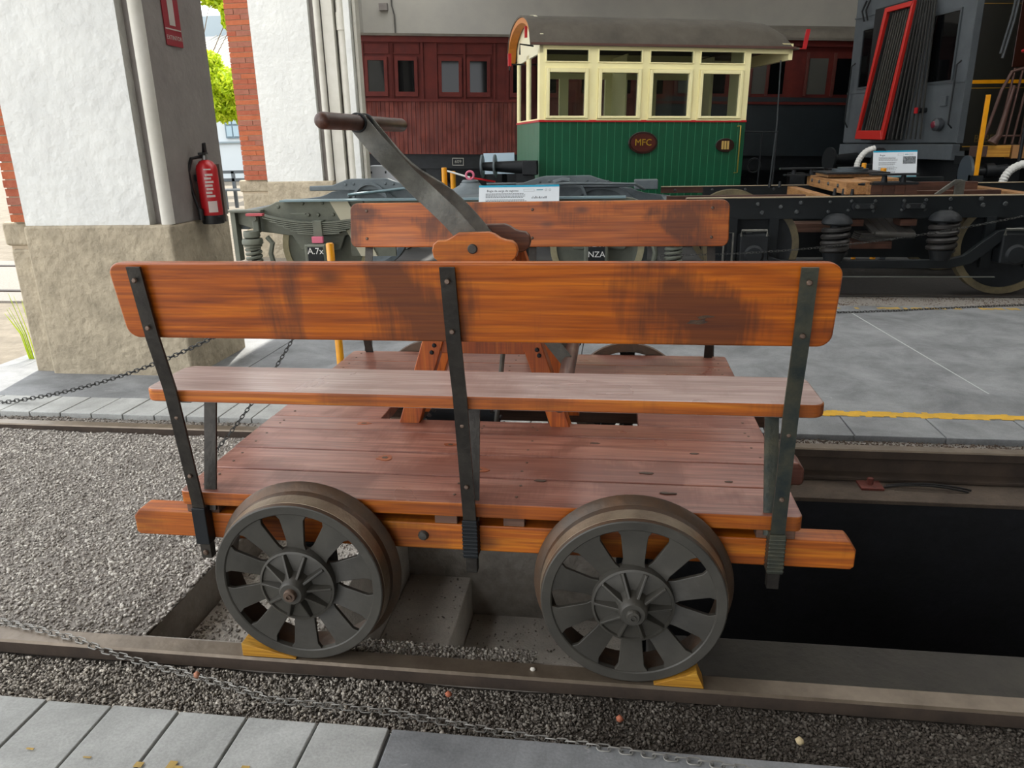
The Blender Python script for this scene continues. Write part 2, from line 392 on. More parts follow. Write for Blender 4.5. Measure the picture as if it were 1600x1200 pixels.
def zleft(x, y):
    z = -.035
    if x > -.72: z -= .02*(x+.72)/.1
    return z-.02*math.sin(max(0, min(1, y/1.6))*PI)
floor = thing('floor', None, None, (0, 0, 0), kind='structure')
# near platform: concrete slabs along the edge, plain concrete to the right
XS = [-2.185+.19*k for k in range(14)]
for a, b in zip(XS, XS[1:]):
    e = random.uniform(-.003, .003)
    bx('paving_slab', SLAB, floor, a+.003, b-.003, -.74, -.29+e, -.06, e*.4, bevel=.004)
bx('paving_slab', CONC, floor, .291, 1.6, -.74, -.292, -.06, -.001, bevel=.004)
bx('paving_slab', CONC, floor, 1.606, 3.4, -.74, -.292, -.06, -.002, bevel=.004)
bx('platform_bed', SLABJ, floor, -2.3, 3.5, -.76, -.3, -.3, -.012)
bx('near_platform', CONC, floor, -2.3, 14, -9, -.762, -.3, -.002)
# far platform
fl2 = thing('floor', None, None, (0, 3.4, 0), kind='structure')
x = -3.4; k = 0
while x < 4.2:
    wd = .19 if x < 1 else .42
    e = random.uniform(-.002, .002)
    bx('paving_slab', SLAB if x < 1 else CONC, fl2, x+.003, x+wd-.003, 1.853, 2.125+e, -.06, .001+e*.5, bevel=.004); x += wd
bx('platform_bed', SLABJ, fl2, -3.4, 14, 1.86, 4.7, -.3, -.012)
for a, b in ((-3.4, -1.6), (-1.594, .6), (.606, 5.0), (5.01, 14)):
    bx('floor_bay', CONC, fl2, a, b, 2.131, 4.95, -.05, -.001, bevel=.003)
MB().hexa([(2.907, 2.56, -.0005), (2.915, 2.56, -.0005), (2.755, 4.70, -.0005), (2.745, 4.70, -.0005), (2.907, 2.56, .0004), (2.915, 2.56, .0004), (2.755, 4.70, .0004), (2.745, 4.70, .0004)]).build('pale_joint', plain('pale_joint', 'aeb0ae', .8), fl2)
# worn yellow edge line: paint film with ragged flakes
def paintline(name, x0, x1, y0, y1, z, mat, parent, dens=1.0, step=.03):
    mb = MB(); n = int((x1-x0)/step)
    for i in range(n):
        if random.random() > dens: continue
        a = x0+i*step; j0 = random.uniform(-.012, .012); j1 = random.uniform(-.012, .012)
        mb.hexa([(a, y0+j0, z), (a+step, y0+j0+random.uniform(-.004, .004), z), (a+step, y1+j1, z), (a, y1+j1, z), (a, y0+j0, z+.0012), (a+step, y0+j0, z+.0012), (a+step, y1+j1, z+.0012), (a, y1+j1, z+.0012)])
    o = mb.build(name, mat, parent); return o
YLN = plain('worn_yellow_line', 'b8933a', .8, 0, '9a8655', 9, .3, world=True)
paintline('yellow_edge_line', 1.05, 5, 2.13, 2.205, .0005, plain('yellow_line', 'd0a021', .75, 0, 'b8912c', 14, .2, world=True), fl2)
paintline('yellow_edge_line', 1.9, 7, 4.82, 4.88, .0005, YLN, fl2, .55)
paintline('paint_flake', -.75, .25, -.475, -.462, .003, YLN, floor, .18, .02)
# third platform band and ground behind
bx('track_bed', GBASE, fl2, -14, 16, 4.952, 7.6, -.3, -.015)
bx('back_floor', plain('dark_shed_floor', '3a3a3a', .9, 0, '4a4947', 2, .2, world=True), fl2, -2.4, 16, 7.6, 20, -.3, -.01)
# gravel strips
bed = thing('track_ballast', 'grey track gravel around and between the rails under the trolley', 'gravel', (-1.5, .8, -.05))
bed['kind'] = 'stuff'
heap('gravel_bed', -3.4, -.62, .0, 1.668, 0, .03, GBASE, bed, 120, 70, zleft)
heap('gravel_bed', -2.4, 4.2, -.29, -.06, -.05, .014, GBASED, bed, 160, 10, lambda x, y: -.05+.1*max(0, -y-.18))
heap('gravel_bed', -3.4, 4.6, 1.73, 1.86, -.03, .012, GBASE, bed, 120, 6)
def smp(x0, x1, y0, y1, zf, amp, lift=.0, edge=None):
    def f(n):
        x = x0+(x1-x0)*np.random.rand(n); y = y0+(y1-y0)*np.random.rand(n)
        z = np.array([zf(a, b)+amp*hgt(a, b) for a, b in zip(x, y)])+lift+np.random.rand(n)*.004
        return np.stack([x, y, z], 1)
    return f
stones('gravel', 42000, smp(-2.75, -.63, .01, 1.66, zleft, .03), .006, .017, GRAV, bed)
stones('gravel', 24000, smp(-1.3, 2.6, -.292, -.072, lambda x, y: -.05+.1*max(0, -y-.18), .014, .001), .004, .014, GRAVN, bed)
stones('gravel', 5200, smp(-2.8, 3.2, 1.745, 1.852, lambda x, y: -.03, .012), .006, .015, GRAVF, bed)
stones('gravel', 1500, smp(-.1, .62, .012, .075, lambda x, y: -.03+.008, .01), .005, .016, GRAVN, bed)
stones('gravel', 9000, smp(-1, 5.6, 4.95, 5.40, lambda x, y: -.02, .01), .008, .02, GRAVF, bed)
for (x, y, s, c) in ((.62, -.035, .011, 'c9c4b8'), (.4, -.13, .012, 'b0664a'), (.86, -.17, .012, 'b0684c'), (-.33, -.13, .013, 'b07a60'), (1.3, -.2, .014, 'c2b089')):
    o = stones('pebble', 1, lambda n, x=x, y=y: np.array([[x, y, .004 if y > -.07 else -.022]]), s*1.6, s*1.8, plain('pebble_'+c, c, .8), bed, 1.0); del o['kind']
# inspection pit: steps down at its left end, deep shade painted into the right walls and floor
pit = thing('floor', None, None, (.5, .75, -1.3), kind='structure')
def slope_prism(mat, name, pts, y0, y1, parent, **k): return MB().prism(pts, lambda u, v, w: (u, w, v), y0, y1).build(name, mat, parent, **k)
bx('pit_end_wall', PITC, pit, -.76, -.63, .06, 1.66, -1.4, -.075)
bx('pit_step', PITF, pit, -.63, -.17, .06, 1.46, -1.4, -.22, bevel=.01)
bx('pit_step', PITF, pit, -.17, .145, .06, 1.46, -1.4, -.66, bevel=.01)
bx('pit_step', PITF, pit, .145, .9, .06, 1.46, -1.4, -.87, bevel=.01)
bx('pit_floor', PITSHADE, pit, .9, 14, .06, 1.46, -1.5, -1.35)
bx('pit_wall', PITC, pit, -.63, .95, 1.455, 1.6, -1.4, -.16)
bx('pit_wall', PITSHADE, pit, .95, 14, 1.455, 1.6, -1.4, -.17)
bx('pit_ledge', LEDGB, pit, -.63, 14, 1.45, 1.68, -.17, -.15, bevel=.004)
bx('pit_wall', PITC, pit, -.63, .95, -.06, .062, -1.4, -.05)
bx('pit_wall', PITSHADE, pit, .95, 14, .3, .379, -1.4, -.18)
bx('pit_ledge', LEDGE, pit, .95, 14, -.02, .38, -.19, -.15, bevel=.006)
stones('gravel', 1500, smp(-.67, -.622, .02, 1.64, lambda x, y: -.062, .02), .008, .022, GRAV, bed)
stones('rubble', 3800, smp(-.62, -.18, .08, 1.44, lambda x, y: -.217, 0), .004, .016, GRAV, pit)
stones('rubble', 260, smp(-.16, .14, .08, 1.44, lambda x, y: -.657, 0), .004, .014, GRAV, pit)
stones('rubble', 700, smp(.15, .89, .08, 1.44, lambda x, y: -.867, 0), .004, .013, GRAVF, pit)
# outdoors
outg = plain('sunlit_gravel_yard', '7d7567', .95, 0, '5f584c', 5, .7, world=True, bs=40)
bx('yard_ground', outg, thing('floor', None, None, (-20, 15, 0), kind='structure'), -60, -3.41, -25, 60, -.3, -.035)
bx('yard_ground', outg, thing('floor', None, None, (0, -15, 0), kind='structure'), -3.4, 14, -25, -9, -.3, -.035)

bx('track_bed', plain('dark_track_bed', '24221f', .95, 0, '35322e', 20, .6, world=True), fl2, -2.0, 16, 5.40, 7.58, -.1, -.006)  # darker sheet laid over the bed beneath both trucks
# ---- rails
def rail(name, y0, y1, label, x0=-5, x1=12, side=1):
    """head between y0..y1, web and foot below"""
    c = (y0+y1)/2; h = (y1-y0)/2
    prof = [(c-h, -.042), (c-h, -.006), (c-h+.007, 0), (c+h-.007, 0), (c+h, -.006), (c+h, -.042), (c+.01, -.055), (c+.01, -.12), (c+.06, -.133), (c+.06, -.145), (c-.06, -.145), (c-.06, -.133), (c-.01, -.12), (c-.01, -.055)]
    o = (MB().prism(prof, lambda u, v, w: (w, u, v), x0, x1).build(name, RAILT, None, smooth=True))
    o.data.materials.append(RAILS)
    for p in o.data.polygons:
        if p.normal.z < .5 or p.center.z < -.05+(-W[o].z if 0 else 0)+0 and False: p.material_index = 1
        if p.normal.z > .5 and p.center.z < max(q.center.z for q in o.data.polygons)-.02: p.material_index = 1
    return tag(o, label, 'rail')
rail('rail', -.07, 0, 'near rusty steel rail carrying the two front wheels of the trolley')
rail('rail', 1.668, 1.738, 'far rail of the trolley track beside the far platform edge')
RD = plain('dark_rail', '2c2723', .6, .3, '3b332c', 6, .2)
for y, lb in ((5.42, 'near rail under the black wagon truck behind the platform'), (7.09, 'far rail beneath the grey leaf spring truck behind the platform')):
    o = rail('rail', y, y+.07, lb, -9, 12); o.data.materials[0] = RD
RUST = plain('red_rust', '6e3226', .8, .1, '4e2a22', 20, .4)
bp = thing('base_plate', 'rusty rail base plate with bolt on the dark pit ledge', 'base plate', (2.02, 1.6, -.15))
bx('plate', RUST, bp, 1.96, 2.06, 1.55, 1.64, -.15, -.14); MB().cyl((2.01, 1.6, -.14), (2.01, 1.6, -.11), .014, n=6).build('bolt', RUST, bp)
cbl = catenary((2.06, 1.58, -.145), (2.42, 1.56, -.145), -.02, 14)
tag(MB().tube(cbl, .005, 6).tube([p+Vector((.02, .02, 0)) for p in cbl], .005, 6).build('cable', BLKR, None, smooth=True), 'black cable lying on the pit ledge beside the rusty base plate', 'cable')

# ---- end wall with its piers (structure)
wl = thing('wall_left', None, None, (-2.4, 5.4, 0), kind='structure')
ZC = 6.5
def pier(x0, x1, y0, y1, pl, brick_w, simple=False):
    g = .14
    bx('pier', PLASTER, wl, x0, x1-g, y0, y1, pl, ZC)
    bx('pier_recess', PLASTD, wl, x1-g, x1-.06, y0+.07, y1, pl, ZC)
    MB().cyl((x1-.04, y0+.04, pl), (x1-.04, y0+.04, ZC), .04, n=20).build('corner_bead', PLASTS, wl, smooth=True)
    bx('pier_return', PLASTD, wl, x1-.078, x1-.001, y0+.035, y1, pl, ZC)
    # stone plinth
    MB().box(x0-.01, x1+.005, y0-.02, y1, -.05, pl).build('plinth', STONE, wl, bevel=.02)
    MB().box(x0-brick_w-.1, x0-.012, y0+.03, y1, pl-.13, pl+.02).build('plinth_cap', STONE, wl, bevel=.02)
    MB().box(x0-brick_w-.07, x0-.012, y0+.03, y1, -.05, pl-.15).build('plinth', STONE, wl, bevel=.02)
    MB().box(x0-brick_w-.07, x0-.012, y0+.05, y1, pl-.16, pl-.12).build('plinth_joint', MORTAR, wl)
    # brick quoin, every brick a piece
    bx('mortar_bed', MORTAR, wl, x0-brick_w+.012, x0+.01, y0+.016, y1-.02, pl+.018, ZC)
    z = pl+.02; k = 0; h = .052 if brick_w < .15 else .062
    srcs = {}
    while z < (3.6 if y0 > 5 else 2.6):
        full = k % 3 == 0
        splits = [(x0-brick_w, x0)] if (full or brick_w < .13) else ([(x0-brick_w, x0-brick_w*.36), (x0-brick_w*.36, x0)] if k % 2 else [(x0-brick_w, x0-brick_w*.62), (x0-brick_w*.62, x0)])
        for a, b in splits:
            key = (round(b-a, 3), k % 3 if random.random() < .8 else (k+1) % 3)
            ctr = ((a+b)/2, (y0+y1)/2+random.uniform(-.004, .004), z+h/2)
            if key not in srcs:
                srcs[key] = MB().box(a+.002, b-.003, y0+.004, y1-.01, z+.003, z+h-.004).build('brick', BRICKS[key[1]], wl)
            else: inst(srcs[key], 'brick', wl, ctr)
        z += h; k += 1
pier(-2.85, -1.87, 2.6, 3.32, .96, .1)
pier(-3.73, -2.83, 8.0, 8.6, .96, .32)
# pilaster, drainpipe, pipes right of the second pier
bx('pilaster', PLASTS, wl, -2.82, -2.68, 8.06, 8.6, .5, ZC); bx('pilaster_recess', PLASTD, wl, -2.68, -2.6, 8.2, 8.6, .5, ZC)
dp = thing('drainpipe', 'grey painted drainpipe in the corner beside the white pier', 'pipe', (-2.6, 8.14, 0))
MB().cyl((-2.6, 8.14, .9), (-2.6, 8.14, ZC), .055, n=20).build('pipe', PLASTS, dp, smooth=True)
MB().cyl((-2.6, 8.14, 2.75), (-2.6, 8.14, 2.95), .066, n=20).build('collar', PLASTS, dp, smooth=True)
MB().cyl((-2.6, 8.14, 0), (-2.6, 8.14, .92), .068, n=20).build('boot', plain('pipe_boot', '4a4a4a', .7), dp, smooth=True)
bx('pilaster', PLASTER, wl, -2.53, -2.45, 8.02, 8.25, .3, ZC, bevel=.01); bx('pilaster', PLASTS, wl, -2.445, -2.40, 8.1, 8.25, .3, ZC, bevel=.01)
# wall above the arches, back wall, ceiling
wb = thing('wall_back', None, None, (4, 18, 0), kind='structure')
bx('wall_panel', WALLM, wb, -5.5, 16, 17.5, 17.8, -.1, ZC+1)
cb = thing('conduit', 'thin conduit with small junction box high on the back wall', 'conduit', (-4.6, 17.4, 4))
MB().tube([(-4.55, 17.45, 5.4), (-4.55, 17.45, 4.5), (-4.5, 17.45, 4.3), (-4.5, 17.45, 3.9)], .02, 6).build('pipe', plain('conduit_grey', '55534e', .6), cb)
bx('junction_box', PLASTD, cb, -4.85, -4.65, 17.4, 17.5, 4.4, 4.55)
bx('end_wall', WALLM, wb, -5.5, -5.3, 13.6, 17.8, -.1, ZC+1)
bx('right_wall', plain('dark_wall', '6a665e', .9), wb, 14, 14.3, -8, 18, -.1, ZC+1)
ce = thing('ceiling', None, None, (5, 7, ZC), kind='structure')
CM = plain('timber_roof', '77705f', .9, 0, '8a826e', 1)
# roof with unseen openings and frosted panes, added to brighten the hall
bx('roof_deck', CM, ce, -2.5, 14.3, -8, 2.0, ZC, ZC+.2); bx('roof_deck', CM, ce, -2.5, 14.3, 6.6, 11, ZC, ZC+.2); bx('roof_deck', CM, ce, -2.5, 14.3, 13.2, 18, ZC, ZC+.2); bx('roof_deck', CM, ce, -2.5, -1.6, 11, 13.2, ZC, ZC+.2); bx('roof_deck', CM, ce, -2.5, -1.6, 2.0, 6.6, ZC, ZC+.2)
fm = bpy.data.materials.new('added_frosted_pane'); fm.use_nodes = True; fn = fm.node_tree; fn.nodes.clear()
fo = N(fn, 'ShaderNodeOutputMaterial'); ft = N(fn, 'ShaderNodeBsdfTranslucent'); ft.inputs[0].default_value = (.74, .74, .74, 1); fn.links.new(ft.outputs[0], fo.inputs[0])
for x in np.arange(-1.6, 12.8, 1.6):
    bx('added_light_pane', fm, ce, x+.04, x+1.56, 2.0, 6.6, ZC+.05, ZC+.056); bx('added_light_pane', fm, ce, x+.04, x+1.56, 11, 13.2, ZC+.05, ZC+.056); bx('added_light_bar', CM, ce, x-.04, x+.04, 11, 13.2, ZC, ZC+.12)
for x in np.arange(-1.6, 14.3, 1.6): bx('added_light_bar', CM, ce, x-.04, x+.04, 2.0, 6.6, ZC, ZC+.12)
bx('added_light_wall', plain('added_light_wall_plaster', '8f8a80', .9), wb, 2.2, 14.3, -8.3, -8, -.1, ZC)  # unseen wall added to cut light from behind the camera at right
bx('added_light_wall', plain('added_light_wall_plaster', '8f8a80', .9), wb, -3.3, 2.2, -8.3, -8, 4.8, ZC)
for y in (0.5, 8, 15): bx('roof_beam', CM, ce, -2, 14, y, y+.2, ZC-.35, ZC)
bx('arch_wall', PLASTER, wl, -2.5, -2.0, 3.32, 8.0, 4.8, ZC)  # unseen arch wall, its edges shaped to pass only a sliver of sun
bx('arch_wall', PLASTER, wl, -3.6, -2.6, 8.6, 14, 4.9, ZC)

# ------------------------------------------------------------------ the trolley
tr = thing('rail_trolley', 'varnished wooden hand pumped rail trolley with two benches and spoked iron wheels', 'rail trolley', (.45, .834, 0))
CX, CY = .45, .834
def F(y): return 2*CY-y
hemi = [(0.0001, .006), (.006, .0052), (.0085, .002), (.0088, 0), (.0001, 0)]
boltsrc = {}
def bolt(parent, p, ax, s=1.0, mat=BOLT):
    key = (tuple(ax), s, mat.name)
    if key not in boltsrc:
        m = MB(); m.lathe([(r*s, h*s) for r, h in hemi[:4]], (0, 0, 0), ax, 10, closed=False)
        boltsrc[key] = m.build('bolt', mat, parent, smooth=True, origin=(0, 0, 0)); put(boltsrc[key], parent, p); return boltsrc[key]
    return inst(boltsrc[key], 'bolt', parent, p)
def rrect(u0, u1, v0, v1, r, n=5):
    P = []
    for cx, cy, a0 in ((u1-r, v1-r, 0), (u0+r, v1-r, 90), (u0+r, v0+r, 180), (u1-r, v0+r, 270)):
        for i in range(n+1):
            a = math.radians(a0+90*i/n); P.append((cx+r*math.cos(a), cy+r*math.sin(a)))
    return P
# deck planks (opening for the trestle in the middle)
ys = [.059, .232, .397, .573, .70, .968, 1.095, 1.27, 1.436, 1.609]
for i, (a, b) in enumerate(zip(ys, ys[1:])):
    a += .0018; b -= .0018; dz = random.uniform(-.0015, .0015)
    segs = [(-.418, -.006), (.914, 1.323)] if i in (4,) else [(-.418, 1.323)]
    for x0, x1 in segs:
        if i in (0, 8):
            poly = rrect(x0, x1, a, b, .02); m = MB().prism(poly, lambda u, v, w: (u, v, w), .4147, .459+dz)
        else: m = MB().box(x0+random.uniform(-.003, .003) if x0 < 0 else x0, x1, a, b, .4147, .459+dz)
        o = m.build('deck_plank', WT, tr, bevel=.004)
        if i in (0, 8):
            o.data.materials.append(WE)
            for p in o.data.polygons:
                if abs(p.normal.z) < .5: p.material_index = 1
# nails in the planks
for i, (a, b) in enumerate(zip(ys, ys[1:])):
    for x in (-.36, .38, .56, 1.27):
        if i == 4 and 0 < x < .9: continue
        for y in (a+.05, b-.05):
            m = boltsrc.get('nail')
            p = (x+random.uniform(-.01, .01), y, .4592)
            if not m:
                m = MB().lathe([(.0045, 0), (.004, .0012)], (0, 0, 0), (0, 0, 1), 8, closed=False).build('nail', BOLT, tr, origin=(0, 0, 0)); put(m, tr, p); boltsrc['nail'] = m
            else: inst(m, 'nail', tr, p)
KNOT = plain('wood_knot', '3a2a22', .6, 0, '55402e', 60, .3); KNOTR = wood('knot_halo', ('8e4420', 'a05224', 'b0602c'), '4c2010', .35, .3, amount=.3, knot=False)
for kx, ky, a, b, halo in ((.115, .345, .014, .011, 1), (.93, .30, .028, .009, 0), (.98, .17, .032, .008, 0), (.77, .52, .02, .007, 0), (1.08, .46, .018, .008, 0), (.42, .28, .02, .01, 1), (.62, .22, .022, .007, 0), (-.05, .64, .014, .008, 1), (.30, .47, .012, .007, 1), (1.16, .26, .015, .006, 0)):
    for nm, m, sc_, z in ((('knot_stain', KNOTR, 2.4, .4605),) if halo else ())+(('knot', KNOT, 1, .461),):
        n_ = 14; rr_ = [1+random.uniform(-.2, .2) for _ in range(n_)]
        MB().prism([(kx+.75*a*sc_*rr_[i]*math.cos(2*PI*i/n_), ky+.75*b*sc_*rr_[i]*math.sin(2*PI*i/n_)) for i in range(n_)], lambda u, v, w: (u, v, w), .4585, z).build(nm, m, tr)
# joists and side beams
for x0, x1 in ((-.41, -.31), (.335, .4), (.53, .59), (.93, 1.0), (1.21, 1.31)):
    if x0 < 0 or x0 > 1.1: bx('joist', WD, tr, x0, x1, .075, F(.075), .384, .4145, bevel=.003)
    else: bx('joist', WD, tr, x0, x1, .075, .69, .384, .4145, bevel=.003); bx('joist', WD, tr, x0, x1, 1.12, F(.075), .384, .4145, bevel=.003)
for s in (0, 1):
    y0, y1 = (.075, .145) if not s else (F(.145), F(.075))
    e = 0 if not s else .12
    P = [(-.585+e, .31), (-.585+e, .362), (-.567+e, .384), (1.45-e, .384), (1.468-e, .36), (1.468-e, .31), (1.458-e, .302), (-.575+e, .302)]
    o = MB().prism(P, lambda u, v, w: (u, w, v), y0, y1).build('side_beam', WE, tr, bevel=.005)
    for x in (.155, .3, .66, -.2): bolt(o, (x, y0-.001 if not s else y1+.001, .345), (0, -1, 0) if not s else (0, 1, 0), 1.8, WHL)
for y0 in (.59, 1.12):
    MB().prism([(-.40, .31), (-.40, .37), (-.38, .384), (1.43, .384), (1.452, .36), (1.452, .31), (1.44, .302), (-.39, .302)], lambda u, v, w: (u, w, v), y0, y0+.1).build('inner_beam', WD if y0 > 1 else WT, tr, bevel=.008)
# benches
def bench(far):
    f = (lambda y: F(y)) if far else (lambda y: y)
    sgn = 1 if not far else -1
    # backrest: board leaning outwards
    Wd = WF2 if far else WF
    def bk(u, v, w):    # v 0 bottom..1 top, w thickness inward
        t = v; return (u, f(-.043-.038*t+w), .9425+(1.1405-.9425)*t)
    hb, ht = .862, .866
    poly = rrect(-.865, .865, .0, 1.0, .001)
    P = []
    r = .032
    for cx, cz, a0 in ((.865-r, 1, 0), (-.865+r, 1, 90), (-.865+r, 0, 180), (.865-r, 0, 270)):
        for i in range(7):
            a = math.radians(a0+15*i); P.append((CX+cx+r*math.cos(a), (cz+(-r if cz else r)/.2)+(r/.2)*math.sin(a)))
    o = MB().prism(P, bk, 0, .034).build('backrest', Wd, tr, bevel=.006, seg=3)
    for x in (-.335, .444, 1.24):
        for v in (.83, .2):
            p = bk(x, v, .034); bolt(o, (p[0], p[1], p[2]), (0, sgn*1, .19), .8)
    if not far:
        for kx, kv, a, b, m in ((1.012, .30, .020, .035, KNOT), (1.03, .36, .016, .02, KNOT)):
            n_ = 12; rr_ = [1+random.uniform(-.3, .3) for _ in range(n_)]
            MB().prism([(kx+a*rr_[i]*math.cos(2*PI*i/n_)+.4*a*math.sin(2*PI*i/n_), kv+b*rr_[i]*math.sin(2*PI*i/n_)) for i in range(n_)], bk, -.0012, .002).build('knot', m, tr)
    # seat
    P = []
    y0, y1 = (.004, .232)
    r = .035
    for cx, cy, a0 in ((.885-r, y1-r, 0), (-.885+r, y1-r, 90), (-.885+r, y0+r, 180), (.885-r, y0+r, 270)):
        for i in range(7):
            a = math.radians(a0+15*i); P.append((CX+cx+r*math.cos(a), f(cy+r*math.sin(a))))
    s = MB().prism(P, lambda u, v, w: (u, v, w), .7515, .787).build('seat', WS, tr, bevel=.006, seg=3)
    s.data.materials.append(WE)
    for p in s.data.polygons:
        if abs(p.normal.z) < .5: p.material_index = 1
    for k, x in enumerate((-.335, .442, 1.24)):
        m = STRAP if k < 2 or far else STRAPR
        hw = .018; dx = (-.012, 0, .012)[k]
        # outer strap: runs up the outside of beam, deck, seat and backrest
        path = [(.05, .405), (.042, .46), (.004-.009, .76), (-.012, .80), (-.052, .945), (-.0895, 1.133)]
        th = .0075
        mb = MB()
        for (ya, za), (yb, zb) in zip(path, path[1:]):
            xa = x+dx*(1-(za-.4)/.73)*1.5; xb = x+dx*(1-(zb-.4)/.73)*1.5
            q = [(xa-hw, f(ya-th), za), (xa+hw, f(ya-th), za), (xa+hw, f(ya), za), (xa-hw, f(ya), za), (xb-hw, f(yb-th), zb), (xb+hw, f(yb-th), zb), (xb+hw, f(yb), zb), (xb-hw, f(yb), zb)]
            mb.hexa(q)
        st = mb.build('back_strap', m, tr)
        for (yb, zb) in ((-.0878, 1.10), (-.0625, .975), (.007, .71), (.030, .525)):
            bolt(st, (x+dx*(1-(zb-.4)/.73)*1.5, f(yb-th-.001), zb), (0, -sgn, .15), .8)
        # inner support from beam up to the seat underside
        mb = MB()
        mb.hexa([(x-hw+.004, f(.062), .40), (x+hw+.004, f(.062), .40), (x+hw+.004, f(.070), .40), (x-hw+.004, f(.070), .40), (x-hw, f(.165), .742), (x+hw, f(.165), .742), (x+hw, f(.173), .742), (x-hw, f(.173), .742)])
        mb.box(x-hw, x+hw, min(f(.03), f(.19)), max(f(.03), f(.19)), .742, .7512)
        mb.build('seat_support', m, tr)
        # wrapped bracket round beam end and tail below
        mb = MB(); xx = x+dx*1.5
        mb.box(xx-.021, xx+.021, min(f(.036), f(.073)), max(f(.036), f(.073)), .3, .416)
        if k and not far:
            for i in range(9): mb.box(xx-.0225, xx+.0225, min(f(.0345), f(.074)), max(f(.0345), f(.074)), .305+i*.0115, .312+i*.0115)
        br = mb.build('strap_socket', m if k == 2 else BLK, tr, bevel=.003)
        tl = MB().box(xx-.016, xx+.016, min(f(.045), f(.071)), max(f(.045), f(.071)), .25, .3).build('strap_tail', STRAP, tr, bevel=.002)
        if k == 0: bolt(tl, (xx, f(.044), .27), (0, -sgn, 0), 1.0)
bench(False); bench(True)
# wheels
def make_wheel(cx, cz, yf, sgn):
    """front face at yf looking towards -y*sgn"""
    R = .244
    def Y(h): return yf+sgn*h
    # rim: tread with flange on the inner side
    mb = MB(); prof = [(.228, .004), (R-.002, .001), (R, .006), (R+.004, .055), (R+.007, .072), (R+.022, .084), (R+.026, .094), (R+.022, .104), (.226, .104), (.222, .02)]
    mb.lathe(prof, (cx, yf, cz), (0, sgn, 0), 72)
    rim = mb.build('wheel', TREAD, tr, smooth=True)
    MB().lathe([(.235, .008), (R+.0012, .012), (R+.0048, .052), (.235, .056)], (cx, yf, cz), (0, sgn, 0), 72).build('worn_tread_band', TREADW, rim, smooth=True)
    # dished disc with ten windows: spokes widen into a thin outer band
    mb = MB(); mb.lathe([(.214, .003), (.217, .0), (.239, -.002), (.242, .0), (.242, .004), (.2235, .022), (.214, .018)], (cx, yf, cz), (0, sgn, 0), 72); mb.build('rim_band', WHL, rim, smooth=True)
    src = None
    for k in range(10):
        a = 2*PI*k/10+.31
        if src is None:
            mb = MB()
            # blade: slightly twisted, in local frame radial = +x
            n = 6; vs = []
            for i in range(n+1):
                t = i/n; r = .10+(.215-.10)*t
                hw = .0255+.011*t+(.012*((t-.8)/.2)**2 if t > .8 else 0)+(.006*((.2-t)/.2)**2 if t < .2 else 0)
                tw = .014*(1-t)*sgn; d = .012*(1-t)**2
                for (yy, dd) in ((-hw, -.5), (hw, .5)):
                    for w in (0, .012):
                        vs.append((r, sgn*(.004+w+.012*(1-t))+dd*tw, yy))
            fs = []
            for i in range(n):
                o = i*4; p = o+4
                fs += [(o, o+2, p+2, p), (o+1, p+1, p+3, o+3), (o, p, p+1, o+1), (o+2, o+3, p+3, p+2)]
            fs += [(0, 1, 3, 2), (n*4, n*4+2, n*4+3, n*4+1)]
            mb.add(vs, fs); src = mb.build('spoke', WHL, rim, smooth=True, origin=(0, 0, 0), bevel=.002); put(src, rim, (cx, yf, cz)); src.rotation_euler = (0, a, 0)
        else: inst(src, 'spoke', rim, (cx, yf, cz), (0, a, 0))
    # hub plate with radial ribs and boss
    mb = MB(); mb.lathe([(.03, -.004), (.100, -.004), (.108, .0), (.108, .03), (.03, .03)], (cx, yf, cz), (0, sgn, 0), 40)
    mb.lathe([(.099, -.004), (.1015, -.010), (.1075, -.008), (.108, .004), (.099, .004)], (cx, yf, cz), (0, sgn, 0), 40)
    mb.build('hub_plate', WHL, rim, smooth=True)
    src = None
    for k in range(10):
        a = 2*PI*k/10+.02
        if src is None:
            mb = MB(); w = .0042
            mb.hexa([(.024, -sgn*.0, -w*1.8), (.103, 0, -w*2.2), (.103, 0, w*2.2), (.024, 0, w*1.8), (.024, -sgn*.036, -w*.8), (.100, -sgn*.013, -w*.7), (.100, -sgn*.013, w*.7), (.024, -sgn*.036, w*.8)])
            src = mb.build('hub_rib', WHL, rim, origin=(0, 0, 0), bevel=.0015); put(src, rim, (cx, yf, cz)); src.rotation_euler = (0, a, 0)
        else: inst(src, 'hub_rib', rim, (cx, yf, cz), (0, a, 0))
    mb = MB(); mb.lathe([(.0001, -.05), (.030, -.05), (.036, -.043), (.039, -.02), (.048, .0), (.0001, .0)], (cx, yf, cz), (0, sgn, 0), 28); mb.build('hub_boss', WHL, rim, smooth=True)
    mb = MB(); mb.lathe([(.0001, -.062), (.0155, -.062), (.018, -.058), (.018, -.049), (.0001, -.049)], (cx, yf, cz), (0, sgn, 0), 20)
    mb.lathe([(.006, -.0665), (.008, -.0665), (.008, -.061), (.006, -.061)], (cx, yf, cz), (0, sgn, 0), 12); mb.build('axle_end', BOLT if cx < .4 else WHL, rim, smooth=True)
    return rim
for cx in (-.031, .888):
    make_wheel(cx, .244, -.054, 1); make_wheel(cx, .244, F(-.054), -1)
    MB().cyl((cx, -.0, .244), (cx, F(0), .244), .022, n=16).build('axle', BLK, tr, smooth=True)
    for y in (.11, F(.11)):
        bx('axle_box', BLK, tr, cx-.045, cx+.045, y-.03, y+.03, .2, .3, bevel=.006)
